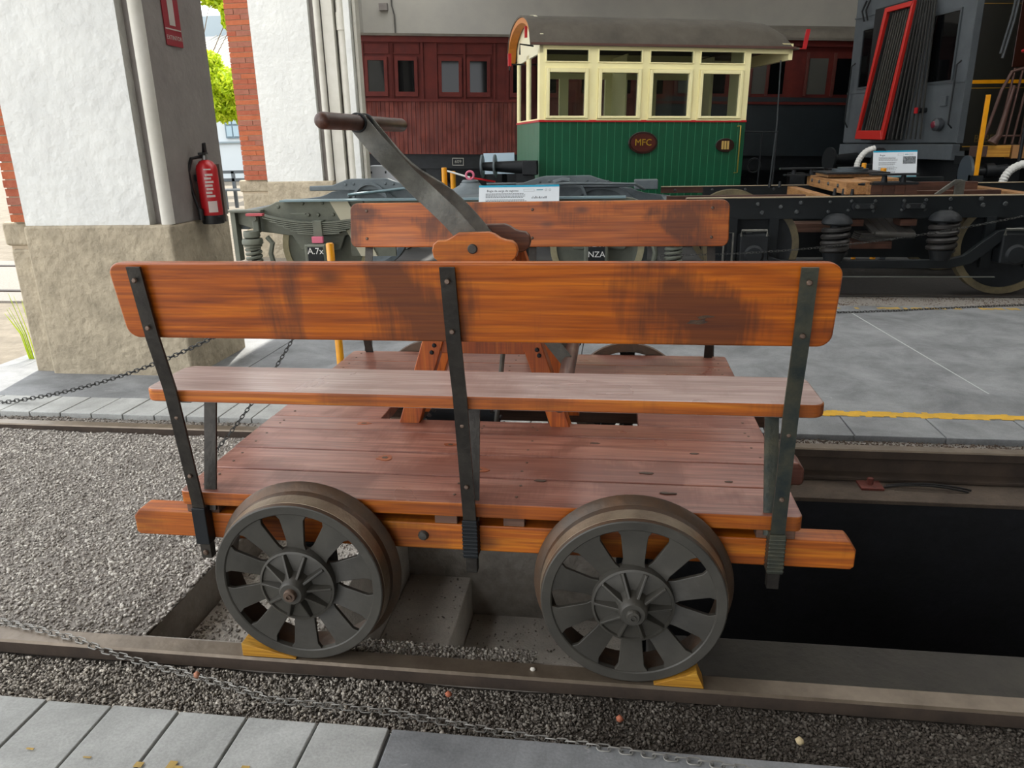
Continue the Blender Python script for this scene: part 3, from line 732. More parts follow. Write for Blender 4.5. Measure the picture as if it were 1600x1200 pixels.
# trestle: two A frames carrying the rocking beam
def beam2(p0, p1, hw, th, name, mat, par=tr, yb=None):
    """flat board between two points of a plane y=const"""
    (xa, za), (xb, zb) = p0, p1; y0, y1 = yb
    return MB().hexa([(xa-hw, y0, za), (xa+hw, y0, za), (xa+hw, y1, za), (xa-hw, y1, za), (xb-hw, y0, zb), (xb+hw, y0, zb), (xb+hw, y1, zb), (xb-hw, y1, zb)]).build(name, mat, par, bevel=.004)
for y0 in (.66, .935):
    yb = (y0, y0+.06)
    beam2((.09, .40), (.31, 1.06), .037, 0, 'trestle_leg', WV, yb=yb); beam2((.665, .40), (.45, 1.06), .034, 0, 'trestle_leg', WV, yb=yb)
    bx('cross_rail', WV, tr, .235, .525, y0+.008, y0+.052, .715, .79, bevel=.003)
    for x, z in ((.215, .745), (.205, .72), (.568, .735), (.575, .715)): bolt(tr, (x, y0-.001, z), (0, -1, 0), .9, BLK)
# rocking beam: two shaped cheeks
ck = [(.245, 1.032), (.232, 1.036), (.218, 1.05), (.213, 1.072), (.218, 1.092), (.233, 1.104), (.262, 1.106), (.28, 1.115), (.3, 1.128), (.4, 1.13), (.418, 1.124), (.437, 1.111), (.455, 1.105), (.475, 1.102), (.488, 1.09), (.493, 1.072), (.488, 1.052), (.475, 1.038), (.46, 1.032)]
ck = [(x, 1.03+(z-1.03)*1.0) for x, z in ck]
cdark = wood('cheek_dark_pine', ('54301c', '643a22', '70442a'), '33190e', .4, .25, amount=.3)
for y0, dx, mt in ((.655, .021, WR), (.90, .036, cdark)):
    # boards sit outside the A frames
    o = MB().prism([(x+dx, z) for x, z in ck], lambda u, v, w: (u, w, v), y0-.037, y0-.004).build('rocker_cheek', mt, tr, bevel=.004, seg=2)
    MB().lathe([(.0001, -.006), (.013, -.006), (.016, -.003), (.016, .002), (.0001, .002)], (.347+dx, y0-.037, 1.078), (0, 1, 0), 20).build('pivot_bolt', WHL, o, smooth=True)
MB().cyl((.368, .63, 1.078), (.368, .96, 1.078), .012, n=14).build('pivot_shaft', BLK, tr, smooth=True)
# lever straps: flat steel, twisting as they rise to the handle bar
def strapmesh(pts, hw, th):
    """pts: (centre, width direction) flat bar"""
    mb = MB(); vs = []
    P = [Vector(p[0]) for p in pts]
    for i, (c, wdir) in enumerate(pts):
        c = Vector(c); d = (P[min(i+1, len(P)-1)]-P[max(0, i-1)]).normalized(); w_ = Vector(wdir); w_ = (w_-d*w_.dot(d)).normalized(); nn = d.cross(w_)
        h = hw if not isinstance(hw, list) else hw[i]
        vs += [c-w_*h-nn*th, c+w_*h-nn*th, c+w_*h+nn*th, c-w_*h+nn*th]
    fs = []
    for i in range(len(pts)-1):
        o = i*4; p = o+4; fs += [(o+k, o+(k+1) % 4, p+(k+1) % 4, p+k) for k in range(4)]
    fs += [(3, 2, 1, 0), (len(vs)-4, len(vs)-3, len(vs)-2, len(vs)-1)]
    mb.add(vs, fs); return mb
XB, ZB = -.018, 1.472      # handle bar axis, along y
XP, ZP = .372, 1.078
perp = Vector((ZB-ZP, 0, -(XB-XP))).normalized()   # in-plane width direction
for yl0, yl1 in ((.66, .735), (.86, .80)):
    pts = []
    for i in range(15):
        t = i/14; c = Vector((XP, yl0, ZP)).lerp(Vector((XB, yl1, ZB)), t)
        s = 1/(1+math.exp(-(t-.55)*14)); c.y = yl0+(yl1-yl0)*s
        c += perp*(.010*math.sin(t*PI*2))
        tw = .7*math.sin(PI*max(0, min(1, (t-.35)/.5)))
        pts.append((c, perp*math.cos(tw)+Vector((0, 1, 0))*math.sin(tw)*(1 if yl0 < .8 else -1)))
    o = strapmesh(pts, .033, .004).build('lever_strap', LEVER, tr, smooth=True)
    c = Vector((XB, yl1, ZB))
    MB().lathe([(.0265, -.012), (.031, -.012), (.031, .012), (.0265, .012)], (XB, yl1, ZB), (0, 1, 0), 28).build('handle_clamp', BLK, o, smooth=True)
    # lower arm continues to the other handle
    XQ, ZQ = .675, .69
    pts = [(Vector((XP, yl0, ZP)).lerp(Vector((XQ, yl0, ZQ)), t/6), perp) for t in range(7)]
    strapmesh(pts, .022, .004).build('lever_strap', LEVER, tr, smooth=True)
def bar(x, z, y0, y1, r, name='handle_bar'):
    prof = [(.0001, 0), (r*.6, .003), (r*.9, .01), (r, .02), (r, y1-y0-.02), (r*.9, y1-y0-.008), (r*.5, y1-y0-.001), (.0001, y1-y0)]
    return MB().lathe(prof, (x, y0, z), (0, 1, 0), 28, closed=False).build(name, WHB, tr, smooth=True)
bar(XB, ZB, .40, 1.27, .0245); bar(.675, .69, .22, .99, .0245)
MB().lathe([(.0245, 0), (.03, 0), (.03, .02), (.0245, .02)], (.675, .96, .69), (0, 1, 0), 24).build('handle_clamp', BLK, tr, smooth=True)
# gear wheel, pinion, crank and connecting rods under the deck opening
def gear(cx, cy, cz, r, n, th, name='gear'):
    P = []
    for i in range(n):
        a = 2*PI*i/n
        for da, rr in ((-.30, .9), (-.16, 1.0), (.16, 1.0), (.30, .9)):
            t = a+da*2*PI/n*1.0; P.append((cx+r*rr*math.cos(t), cz+r*rr*math.sin(t)))
    return MB().prism(P, lambda u, v, w: (u, w, v), cy-th/2, cy+th/2).build(name, BLK, tr)
gear(.27, .84, .34, .165, 36, .035); gear(.53, .82, .33, .07, 18, .035); gear(.888, .82, .244, .1, 24, .03)
MB().cyl((.27, .6, .34), (.27, 1.05, .34), .018, n=14).build('crank_shaft', BLK, tr, smooth=True)
MB().tube([(.44, .80, 1.03), (.435, .8, .72), (.40, .8, .42)], .009, 8).build('connecting_rod', LEVER, tr, smooth=True)
beam2((.62, .25), (.60, .44), .022, 0, 'brake_lever', LEVER, yb=(.88, .9))
for x in (.08, .68):
    bx('bearing_block', BLK, tr, x-.05, x+.05, .70, .74, .36, .44, bevel=.004)
beam2((.86, .41), (.78, .2), .03, 0, 'brace', BLK, yb=(1.2, 1.23))
# chocks under the front wheels
for p, lb in (([(-.222, .0), (-.222, .042), (-.06, .004), (-.06, 0)], 'yellow wooden wedge chock under left side of the left front wheel'),
              ([(1.083, .0), (1.062, .048), (.95, .004), (.95, 0)], 'yellow wooden wedge chock at right side of the right front wheel')):
    tag(MB().prism(p, lambda u, v, w: (u, w, v+.0005), -.062, .0).build('chock', wood('chock_pine_'+str(len(MC)), ('b07a1c', 'c68f26', 'd6a43a'), '8a5a18', .6, 0, amount=.3), None, bevel=.002), lb, 'wheel chock')

# ------------------------------------------------------------------ posts and chains by the track
def ypost(x, y, h, r, lb, grp=None, z0=0):
    o = thing('barrier_post', lb, 'post', (x, y, z0), grp)
    MB().lathe([(.0001, h), (r*.8, h), (r, h-.006), (r, 0), (.0001, 0)], (x, y, z0), (0, 0, 1), 20).build('pole', YEL, o, smooth=True)
    bx('foot_plate', YEL, o, x-r*2, x+r*2, y-r*2, y+r*2, z0, z0+.006)
    return o
p1 = ypost(-.665, 2.06, .915, .0205, 'yellow barrier post standing at the left end of the far bench')
MB().tube([(-.665+.021*math.cos(a), 2.06+.021*math.sin(a), .82) for a in [2*PI*i/12 for i in range(12)]], .003, 5, closed=True).build('ring', BLK, p1)
CH = plain('chain_steel', '3f3f3d', .5, .6)
CHL = plain('pale_chain', '8c8a84', .5, .5)
chain('chain', catenary((-.68, 2.05, .79), (-3.3, 1.95, -.02), .22, 30), CH, 'dark chain hanging from the yellow post down to the left edge', 'chain', None, .034, .02, .0032)
chain('chain', catenary((-.66, 2.03, .79), (-1.0, 1.15, .04), .06, 30), CH, 'thin chain from the yellow post to the gravel behind the left bench strap', 'chain', None, .026, .015, .0024)
cn = [(-1.12, .02, .008), (-.9, -.02, .008), (-.75, -.05, .007), (-.66, -.075, -.004), (-.5, -.10, -.022), (-.366, -.125, -.024), (-.2, -.165, -.024), (-.076, -.2, -.024), (.1, -.205, -.024), (.25, -.21, -.024), (.42, -.233, -.022), (.55, -.255, -.018), (.69, -.276, -.012), (.8, -.30, .004), (1.05, -.322, .004), (1.35, -.35, .004)]
chain('chain', cn, CHL, 'pale chain lying across the near rail and gravel to the near platform', 'chain', None, .034, .018, .0019)
chain('chain', catenary((-.65, 2.07, .80), (1.2, 4.7, .42), .18, 20)+catenary((1.2, 4.9, .44), (5.0, 5.0, .97), .14, 40), CH, 'slack chain strung in front of the black wagon truck', 'chain', None, .034, .016, .0019)
chain('chain', [(2.55, 4.63, .006), (2.75, 4.656, .006), (3.1, 4.72, .006), (3.4, 4.806, .006), (4.23, 5.0, .006), (5.2, 5.1, .006)], CH, 'chain lying along the worn yellow line on the far floor', 'chain', None, .03, .017, .003)

# ------------------------------------------------------------------ grey leaf spring truck (track behind the platform)
def ring(mb, c, r0, r1, y0, y1, n=48):
    mb.lathe([(r0, y0-c[1]), (r1, y0-c[1]), (r1, y1-c[1]), (r0, y1-c[1])], c, (0, 1, 0), n); return mb
def train_wheel(par, x, y, R, tm, bm, sgn=1):
    o = ring(MB(), (x, y, R), R-.06, R, y, y+.12*sgn).build('wheel', tm, par, smooth=True)
    MB().lathe([(.0001, .03*sgn), (.12, .0), (R-.1, .03*sgn), (R-.058, .015*sgn), (R-.058, .09*sgn), (.0001, .09*sgn)], (x, y, R), (0, 1, 0), 48).build('wheel_disc', bm, o, smooth=True)
    return o
bo = thing('bogie', 'grey riveted bogie with leaf springs and cream wheel tyres behind the far bench', 'bogie', (-.75, 6.2, 0))
def side_frame(y0, y1, mat, xs=0, name='side_frame'):
    P = [(-2.93, .80), (-2.70, .82), (-2.62, .83), (-2.55, .85), (-2.47, .885), (-2.38, .897), (.88, .897), (.97, .885), (1.05, .85), (1.12, .83), (1.38, .80), (1.38, .70), (1.2, .58), (.98, .56), (.9, .42), (.42, .42), (.34, .56), (-.3, .62), (-1.25, .62), (-1.8, .56), (-1.86, .42), (-2.26, .42), (-2.34, .56), (-2.65, .6), (-2.9, .68)]
    return MB().prism([(x+xs, z) for x, z in P], lambda u, v, w: (u, w, v), y0, y1).build(name, mat, bo, bevel=.008)
sf = side_frame(5.42, 5.46, BOG)
MB().box(-2.93, -2.88, 5.36, 5.46, .32, .8).build('end_plate', BOG, bo, bevel=.004)
MB().box(-2.93, -2.6, 5.33, 5.47, .795, .815).build('top_flange', BOG, bo); MB().box(-2.4, .9, 5.34, 5.48, .89, .905).build('top_flange', plain('flange_blue_grey', '6f858c', .4, .3), bo)
side_frame(6.95, 7.0, BOG2, 0)
for x in (-2.45, -2.2, -2.0, -1.82, -2.15, -1.9, -2.05, -1.6, -1.4):
    z = .87 if x in (-2.2, -2.0, -1.82, -1.6) else (.84 if x == -2.45 else .76)
    bolt(sf, (x, 5.419, z), (0, -1, 0), 2.1, BOG)
bx('gusset', BOG, bo, -1.75, -1.3, 5.42, 5.45, .36, .64)
MB().hexa([(-1.646, 5.40, .362), (-1.484, 5.40, .362), (-1.484, 5.418, .362), (-1.646, 5.418, .362), (-1.92, 5.40, .888), (-1.74, 5.40, .888), (-1.74, 5.418, .888), (-1.92, 5.418, .888)]).build('painted_stripe', plain('cream_stripe', 'b5b09a', .6), bo)
def leafspring(xc, y, z, L, par, mat, n=7, w=.09):
    for i in range(n):
        l = L*(1-i*.11); mb = MB(); pts = []
        m = 12
        for j in range(m+1):
            u = -l+2*l*j/m; zz = z-.045+.09*(u/L)**2-i*.0175
            pts.append((u+xc, zz))
        poly = pts+[(a, b-.0125) for a, b in reversed(pts)]
        mb.prism(poly, lambda u, v, w_: (u, w_, v), y-w/2, y+w/2); mb.build('spring_leaf', mat, par)
    bx('spring_buckle', mat, par, xc-.045, xc+.045, y-w/2-.015, y+w/2+.015, z-.18, z-.03, bevel=.005)
def coil(mb, x, y, z0, z1, r, wr, turns, n=14):
    pts = [(x+r*math.cos(2*PI*i/n), y+r*math.sin(2*PI*i/n), z0+(z1-z0)*i/(n*turns)) for i in range(int(n*turns)+1)]
    mb.tube(pts, wr, 7); return mb
for xc, s in ((-2.02, 1), (.66, -1)):
    leafspring(xc, 5.34, .745, .62, bo, BOG)
    train_wheel(bo, xc-.02, 5.50, .445, CREAMT, BOG)
    train_wheel(bo, xc-.02, 6.90, .47, BOG2, BOG2, 1)
    bx('axle_box', BOG, bo, xc-.13, xc+.09, 5.22, 5.42, .3, .5, bevel=.02)
    bx('name_plate', BLK, bo, xc-.09, xc+.06, 5.212, 5.222, .32, .475)
    xe = xc-.62*s
    MB().box(xe-.05, xe+.02, 5.31, 5.37, .6, .78).build('spring_hanger', BOG, bo, bevel=.015)
    MB().cyl((xe-.02, 5.29, .745), (xe-.02, 5.38, .745), .03, n=14).build('hanger_pin', BOG, bo, smooth=True)
    xs_ = xe-.06*s
    MB().lathe([(.0001, .62), (.075, .62), (.08, .6), (.08, .565), (.05, .55), (.0001, .55)], (xs_, 5.3, 0), (0, 0, 1), 24).build('spring_cap', BOG, bo, smooth=True)
    MB().lathe([(.0001, .55), (.09, .55), (.1, .53), (.1, .5), (.085, .485), (.085, .47), (.0001, .47)], (xs_, 5.3, 0), (0, 0, 1), 24).build('spring_cap', BOG, bo, smooth=True)
    coil(MB(), xs_, 5.3, .25, .46, .065, .018, 5).build('coil_spring', BOG, bo, smooth=True)
    MB().cyl((xs_, 5.3, .1), (xs_, 5.3, .5), .03, n=12).build('spring_core', BLK, bo, smooth=True)
    MB().tube([(xs_+.14*s, 5.33, .56), (xs_+.19*s, 5.33, .5), (xs_+.16*s, 5.33, .4), (xs_+.2*s, 5.33, .2)], .025, 8).build('brake_hanger', BOG, bo, smooth=True)
MB().box(-2.72, -2.55, 5.26, 5.31, .765, .79).build('red_tag', REDF, bo, bevel=.003)
MB().box(-2.07, -1.96, 5.24, 5.27, .51, .57).build('pink_tag', PINK, bo, bevel=.003)
MB().box(-2.26, -2.11, 5.24, 5.27, .78, .79).build('bracket', BOG, bo)
text('A.7x', .085, TM((-2.03, 5.208, .435), (1, 0, 0), (0, 0, 1)), WHITE, 'lettering', bo, .001)
text('NZA', .075, TM((.645, 5.208, .40), (1, 0, 0), (0, 0, 1)), WHITE, 'lettering', bo, .001)
text('ALMA', .05, TM((.645, 5.208, .487), (1, 0, 0), (0, 0, 1)), WHITE, 'lettering', bo, .001)
# upper parts beyond: humped frame arches, king pin, cross transoms
def arch(xc, y, L, name='arch_frame'):
    P = [(-L, .90), (-L, .955), (-L*.62, .96), (-L*.38, 1.02), (-L*.3, 1.03), (L*.3, 1.03), (L*.4, 1.0), (L*.62, .95), (L, .94), (L, .90)]
    o = MB().prism([(xc+a, b) for a, b in P], lambda u, v, w: (u, w, v), y, y+.04).build(name, BOG2, bo, bevel=.01)
    ring(MB(), (xc, y-.02, .78), .18, .21, y-.03, y).build('arch_rib', BOG2, o, smooth=True)
    for a in (-.3, -.2, .2, .3, .42): bolt(o, (xc+a*L*1.3, y-.001, .985-abs(a)*.06), (0, -1, 0), 1.8, BOG2)
arch(-1.98, 6.85, .72); arch(.28, 6.85, .80)
bx('transom', BOG2, bo, -1.05, -.35, 5.48, 6.95, .80, .90, bevel=.01)
MB().lathe([(.0001, 1.0), (.1, 1.0), (.11, .98), (.2, .93), (.24, .90), (.24, .86), (.0001, .86)], (-.69, 6.2, 0), (0, 0, 1), 32).build('centre_pivot', BOG2, bo, smooth=True)
MB().lathe([(.0001, 1.03), (.075, 1.03), (.09, 1.015), (.09, .99), (.0001, .99)], (-.69, 6.2, 0), (0, 0, 1), 24).build('pivot_cap', BOG2, bo, smooth=True)
MB().tube([(-.69+.04*math.cos(a), 6.2, 1.075+.04*math.sin(a)) for a in [2*PI*i/16 for i in range(16)]], .012, 8, closed=True).build('lifting_eye', PINK, bo, smooth=True)
MB().tube([(-1.8, 5.6, .93), (-1.3, 5.9, .97), (-.95, 6.05, .99)], .015, 8).build('brake_rod', plain('flange_blue_grey', '6f858c', .4, .3), bo, smooth=True)
MB().tube([(-.5, 6.1, .99), (-.2, 6.12, .99)], .012, 8).tube([(-.5, 6.1, .955), (-.2, 6.12, .955)], .012, 8).build('brake_rod', BOG2, bo, smooth=True)
MB().tube([(-.2, 6.3, .9), (0, 6.3, .96), (.3, 6.3, .975), (1.0, 6.3, .96), (1.1, 6.4, .9)], .014, 8).tube([(.15, 6.5, .97), (.25, 6.5, 1.0), (.32, 6.5, .99)], .03, 8).build('pipework', BOG2, bo, smooth=True)
bx('end_bracket', BOG2, bo, 1.0, 1.25, 6.7, 6.9, .88, .98, bevel=.01)
for x in (-2.85, 1.35): bx('headstock', BOG2, bo, x-.05, x+.05, 5.46, 6.95, .62, .80, bevel=.005)
# clutter seen under the frame
for x in (-.9, -.45, 1.05): MB().box(x, x+.07, 5.7, 5.76, .1, .65).build('hanger', BOG2, bo)

# ------------------------------------------------------------------ black and oak truck, right
tk = thing('wagon_truck', 'black steel and oak wagon truck with exposed coil springs at right', 'bogie', (3.2, 6.2, 0))
def tbolt(p, s, m=BLK): bolt(tf, p, (0, -1, 0), s, m)
tf = bx('side_frame', TFRM, tk, 1.45, 5.4, 5.45, 5.50, .685, .87)
bx('top_flange', plain('bare_edge', '9a8a72', .6), tk, 1.45, 5.4, 5.44, 5.51, .87, .878)
bx('inner_beam', WTB, tk, 1.45, 5.4, 5.51, 5.62, .70, .868)
BG = plain('worn_bolt', '4a4d4d', .45, .5)
for px in (1.99, 2.23, 2.48, 2.78, 3.04, 3.33, 3.57, 3.83, 4.14):
    pass
for x, z in ((2.08, .815), (2.12, .74), (2.28, .79), (2.45, .825), (2.42, .745), (2.70, .83), (2.88, .835), (3.08, .835), (3.32, .835), (3.5, .84), (3.7, .845), (3.95, .845), (2.69, .745), (2.86, .755), (3.07, .75), (3.31, .755), (3.5, .76), (3.71, .765), (3.97, .79), (4.15, .80)):
    tbolt((x, 5.449, z), 2.4 if x < 2.5 or x > 3.9 else 1.8, BG)
for x in (2.98, 3.40):
    P = []
    for i in range(40):
        a = 2*PI*i/40; rr = .04; q = math.cos(a)
        P.append((x+.062*(1 if q >= 0 else -1)*min(1, abs(q)*6)+rr*math.cos(a), .79+rr*math.sin(a)*(1 if abs(q) > .35 else .6)))
    o = MB().prism(P, lambda u, v, w: (u, w, v), 5.41, 5.45).build('shackle_plate', BLK, tk, bevel=.004)
    for d in (-.06, .06): MB().cyl((x+d, 5.385, .79), (x+d, 5.41, .79), .017, n=8).build('shackle_pin', BG, o)
# far side frame, cross beams, cradle
bx('far_frame', WTB, tk, 1.3, 1.75, 7.0, 7.06, .82, .885); bx('far_frame', TFRM, tk, 1.75, 5.4, 7.0, 7.06, .75, .885)
bx('edge_strip', plain('bare_edge', '9a8a72', .6), tk, 1.3, 5.4, 6.99, 7.07, .885, .89)
for x in (1.45, 1.85, 2.2, 2.5): bolt(tk, (x, 6.999, .85), (0, -1, 0), 1.8, BG)
bx('cross_beam', WTK, tk, 2.64, 2.74, 5.62, 7.0, .72, .875, bevel=.004)
bx('inner_rail', WTB, tk, 1.3, 2.6, 5.95, 6.02, .80, .86, bevel=.003)
bx('cross_beam', WTK, tk, 4.35, 4.47, 5.62, 7.0, .74, .875, bevel=.004)
bx('inner_rail', WTB, tk, 3.5, 4.35, 6.0, 6.08, .8, .88, bevel=.003); bx('inner_rail', WTB, tk, 3.5, 4.35, 6.5, 6.58, .83, .93, bevel=.003)
bx('inner_rail', TFRM, tk, 3.5, 4.1, 6.7, 6.76, .85, .97, bevel=.003)
cr = bx('cradle_beam', WTK, tk, 2.86, 3.10, 5.60, 7.1, .88, .99, bevel=.006)
bx('cradle_beam', WTK, tk, 3.10, 3.44, 6.0, 6.9, .90, 1.0, bevel=.006)
for y in (5.85, 6.2, 6.55, 6.85): bolt(cr, (2.859, y, .945), (-1, 0, 0), 2.2, BG)
bx('bolster', WTK, tk, 3.035, 3.06, 5.55, 5.68, .882, .965)
for a, b in ((3.06, 3.16), (3.163, 3.26), (3.263, 3.35), (3.353, 3.45)): bx('bolster_plank', WTB, tk, a, b, 5.55, 5.72, .882, .965, bevel=.002)
bx('bolster_plate', BLK, tk, 3.06, 3.45, 5.53, 5.78, .966, .985)
bx('side_bearer', BLK, tk, 3.05, 3.44, 5.52, 5.62, 1.045, 1.062, bevel=.003)
for x in (3.17, 3.33): MB().cyl((x, 5.57, .985), (x, 5.57, 1.046), .028, .02, n=14).build('bearer_stud', BLK, tk, smooth=True)
bx('side_bearer', BLK, tk, 2.55, 3.0, 6.98, 7.06, 1.05, 1.068, bevel=.003); bx('bolster_plate', BLK, tk, 2.6, 3.0, 6.95, 7.08, .985, 1.0)
for x in (2.7, 2.88): MB().cyl((x, 7.02, .99), (x, 7.02, 1.05), .028, .02, n=14).build('bearer_stud', BLK, tk, smooth=True)
bx('oak_pad', WTK, tk, 2.86, 3.4, 6.25, 6.75, 1.0, 1.03, bevel=.004); bx('pivot_plate', BLK, tk, 2.84, 3.42, 6.2, 6.8, 1.03, 1.045)
MB().lathe([(.0001, 1.085), (.12, 1.085), (.12, 1.07), (.17, 1.07), (.17, 1.045), (.0001, 1.045)], (3.13, 6.5, 0), (0, 0, 1), 32).build('centre_pivot', plain('slate_iron', '3c4448', .5, .3), tk, smooth=True)
MB().tube([(2.9, 5.75, .9), (2.88, 5.7, .95), (2.92, 5.62, .97), (3.02, 5.6, .97)], .014, 6).build('strap_iron', BLK, tk)
for x, y in ((2.80, 5.72), (2.86, 5.66), (2.92, 5.6), (2.55, 6.95), (2.45, 6.98)): MB().cyl((x, y, .87), (x, y, .93), .018, .012, n=8).build('nut', BLK, tk)
# link lever near the right end
MB().hexa([(3.62, 5.6, .875), (3.67, 5.6, .875), (3.67, 5.63, .875), (3.62, 5.63, .875), (3.78, 5.6, 1.0), (3.84, 5.6, 1.0), (3.84, 5.63, 1.0), (3.78, 5.63, 1.0)]).build('link_lever', LEVER, tk, bevel=.005)
bx('lever_stand', LEVER, tk, 3.80, 3.88, 5.64, 5.67, .86, .99, bevel=.005)
# springs, caps, lower bar
for x, zt in ((2.74, .735), (3.63, .755)):
    MB().lathe([(.0001, zt+.01), (.05, zt+.004), (.09, zt-.015), (.12, zt-.045), (.13, zt-.075), (.115, zt-.09), (.0001, zt-.09)], (x, 5.32, 0), (0, 0, 1), 28).build('spring_cap', BLK, tk, smooth=True)
    coil(MB(), x, 5.32, zt-.34, zt-.1, .1, .025, 4.2, 18).build('coil_spring', plain('spring_iron', '2a2826', .5, .3), tk, smooth=True)
    MB().cyl((x, 5.32, zt-.42), (x, 5.32, zt-.33), .075, .1, n=24).build('spring_seat', BLK, tk, smooth=True)
    MB().cyl((x, 5.32, zt-.36), (x, 5.32, zt-.08), .055, n=16).build('spring_core', BLK, tk, smooth=True)
P = [(2.3, .33), (2.2, .36), (2.1, .44), (2.03, .58), (1.97, .58), (2.0, .42), (2.1, .3), (2.25, .258), (3.72, .258), (3.9, .3), (4.02, .4), (4.12, .5), (4.3, .53), (4.9, .53), (4.9, .6), (4.28, .61), (4.08, .585), (3.95, .48), (3.83, .37), (3.7, .335)]
MB().prism(P, lambda u, v, w: (u, w, v), 5.32, 5.38).build('equaliser_bar', TFRM, tk, bevel=.008)
bx('tie_bar', plain('grey_edge', '5c5e58', .5, .2), tk, 1.9, 4.1, 5.3, 5.32, .183, .192)
for x in (2.05, 4.24):
    train_wheel(tk, x, 5.51, .43, plain('tyre_olive', '75694c', .6, .1, '4c4636', 6), BLK)
    train_wheel(tk, x, 6.85, .43, plain('tyre_olive', '75694c', .6, .1, '4c4636', 6), BLK)
    bx('horn_guide', TFRM, tk, x-.22, x-.14, 5.44, 5.48, .25, .69); bx('horn_guide', TFRM, tk, x+.14, x+.22, 5.44, 5.48, .25, .69)
    bx('axle_box', BLK, tk, x-.13, x+.13, 5.3, 5.46, .3, .56, bevel=.02)
    MB().tube([(x-.12, 5.29, .55), (x-.12, 5.29, .6), (x+.1, 5.29, .6), (x+.1, 5.29, .55)], .012, 6).build('box_strap', LEVER, tk, smooth=True)
    MB().lathe([(.0001, -.02), (.07, -.02), (.09, 0), (.0001, 0)], (x, 5.3, .38), (0, 1, 0), 20).build('box_cover', BLK, tk, smooth=True)
MB().tube([(1.78, 5.3, .3), (1.78, 5.3, .58), (1.86, 5.3, .58), (1.86, 5.3, .3)], .01, 6).build('brake_loop', LEVER, tk, smooth=True)
# leaf pack and timbers seen between the springs
lp = bx('spring_plank', WTB, tk, 2.95, 3.3, 5.55, 5.8, .40, .47, bevel=.004)
for i in range(4): bx('spring_leaf', plain('slat_iron', '3f3d39', .6, .2), tk, 3.0+i*.005, 3.3, 5.52, 5.75, .48+i*.017, .493+i*.017)
for i in range(5):
    MB().hexa([(3.10+.075*i, 5.50, .54), (3.17+.075*i, 5.50, .54), (3.17+.075*i-.06, 5.8, .65), (3.10+.075*i-.06, 5.8, .65), (3.10+.075*i, 5.50, .56), (3.17+.075*i, 5.50, .56), (3.17+.075*i-.06, 5.8, .67), (3.10+.075*i-.06, 5.8, .67)]).build('rubber_pad', plain('slat_iron', '3f3d39', .6, .2), tk, bevel=.006)
MB().cyl((3.12, 5.49, .54), (3.46, 5.49, .53), .028, n=12).build('roller', plain('slat_iron', '3f3d39', .6, .2), tk, smooth=True)
bx('timber_block', WTB, tk, 2.88, 3.02, 5.5, 5.7, .61, .67, bevel=.004); bx('timber_block', WTB, tk, 3.33, 3.47, 5.5, 5.7, .61, .67, bevel=.004)
bx('lower_plank', WD, tk, 2.5, 2.95, 6.0, 6.3, .50, .58, bevel=.003)
bx('lower_transom', TFRM, tk, 2.3, 4.9, 6.4, 6.5, .2, .66)

# ------------------------------------------------------------------ information boards
def board(P, label, title, w, h, th, lean, pic):
    """P lower-left corner; leaning panel"""
    o = thing('information_board', label, 'sign', (P[0]+w/2, P[1]+.1, 0))
    up = Vector((0, math.sin(lean), math.cos(lean))); rt = Vector((math.cos(th), math.sin(th), 0)); nn = rt.cross(up)
    M = Matrix((rt, up, nn)).transposed().to_4x4(); M.translation = P
    MB(M).box(0, w, 0, h, -.008, 0).build('panel', plain('board_white', 'd4dade', .35, coat=.3), o)
    MB(M).box(0, w, h-.016, h+.001, 0, .0012).build('header_band', plain('board_cyan', '0e94b4', .4), o)
    MB(M).box(0, w, -.001, .012, 0, .0012).build('footer_band', plain('board_teal', '4c8894', .4), o)
    INK = plain('board_ink', '4c5256', .6)
    text(title, .026, M @ Matrix.Translation((.07, h-.048, .0006)), plain('board_title', '20262a', .6), 'title', o, .0005, 'LEFT')
    mb = MB(M); z = h-.075; k = 0
    while z > .03:
        if k % 5 != 4:
            x = .06
            xe = w*(.56 if pic else .6)-random.uniform(0, .04)
            while x < xe:
                L = random.uniform(.008, .022); mb.box(x, min(xe, x+L), z, z+.0042, .0004, .0011); x += L+.004
        z -= .0105; k += 1
    t_ = mb.build('text_lines', INK, o); t_['kind'] = 'stuff'
    mb = MB(M); mb.box(w*.72, w*.8, h-.045, h-.038, .0004, .0011); mb.build('logo_bar', plain('board_teal', '4c8894', .4), o)
    mb = MB(M)
    for i, x in enumerate((.835, .885)): mb.tube([M.inverted() @ (M @ Vector((w*x+.008*math.cos(a), h-.042+.009*math.sin(a), .001))) for a in [2*PI*j/8 for j in range(8)]], .001, 4, closed=True)
    for (a, b, c, d) in ((.56, .69, .055, .056), (.56, .69, .035, .036)): mb.box(w*a, w*b, h-c, h-d+.002, .0004, .0011)
    for x in (.56, .69): mb.box(w*x, w*x+.0015, h-.056, h-.035, .0004, .0011)
    if not pic:
        for i in range(12): mb.box(w*.66+i*.011, w*.66+i*.011+random.uniform(.004, .009), h-.115, h-.115+random.uniform(.006, .022), .0004, .0011)
    mb.build('print_marks', INK, o)
    if pic:
        MB(M).box(w*.68, w*.97, h*.5, h*.78, .0003, .0012).build('photo', plain('photo_print', '2c3032', .5, 0, '8a9094', 60), o)
    bx('stand', plain('stand_grey', '50565a', .5, .3), o, P[0]+w/2-.03, P[0]+w/2+.03, P[1]+.05, P[1]+.09, 0, P[2]+h*.6)
board(Vector((-.372, 4.86, .80)), 'white information board with cyan header rising behind the far backrest', 'Bogie de carga de vagones', .70, .25, .0, .3, False)
board(Vector((3.67, 7.55, .93)), 'white information board with small train photo behind the oak truck', 'Bogie', .47, .29, .02, .25, True)

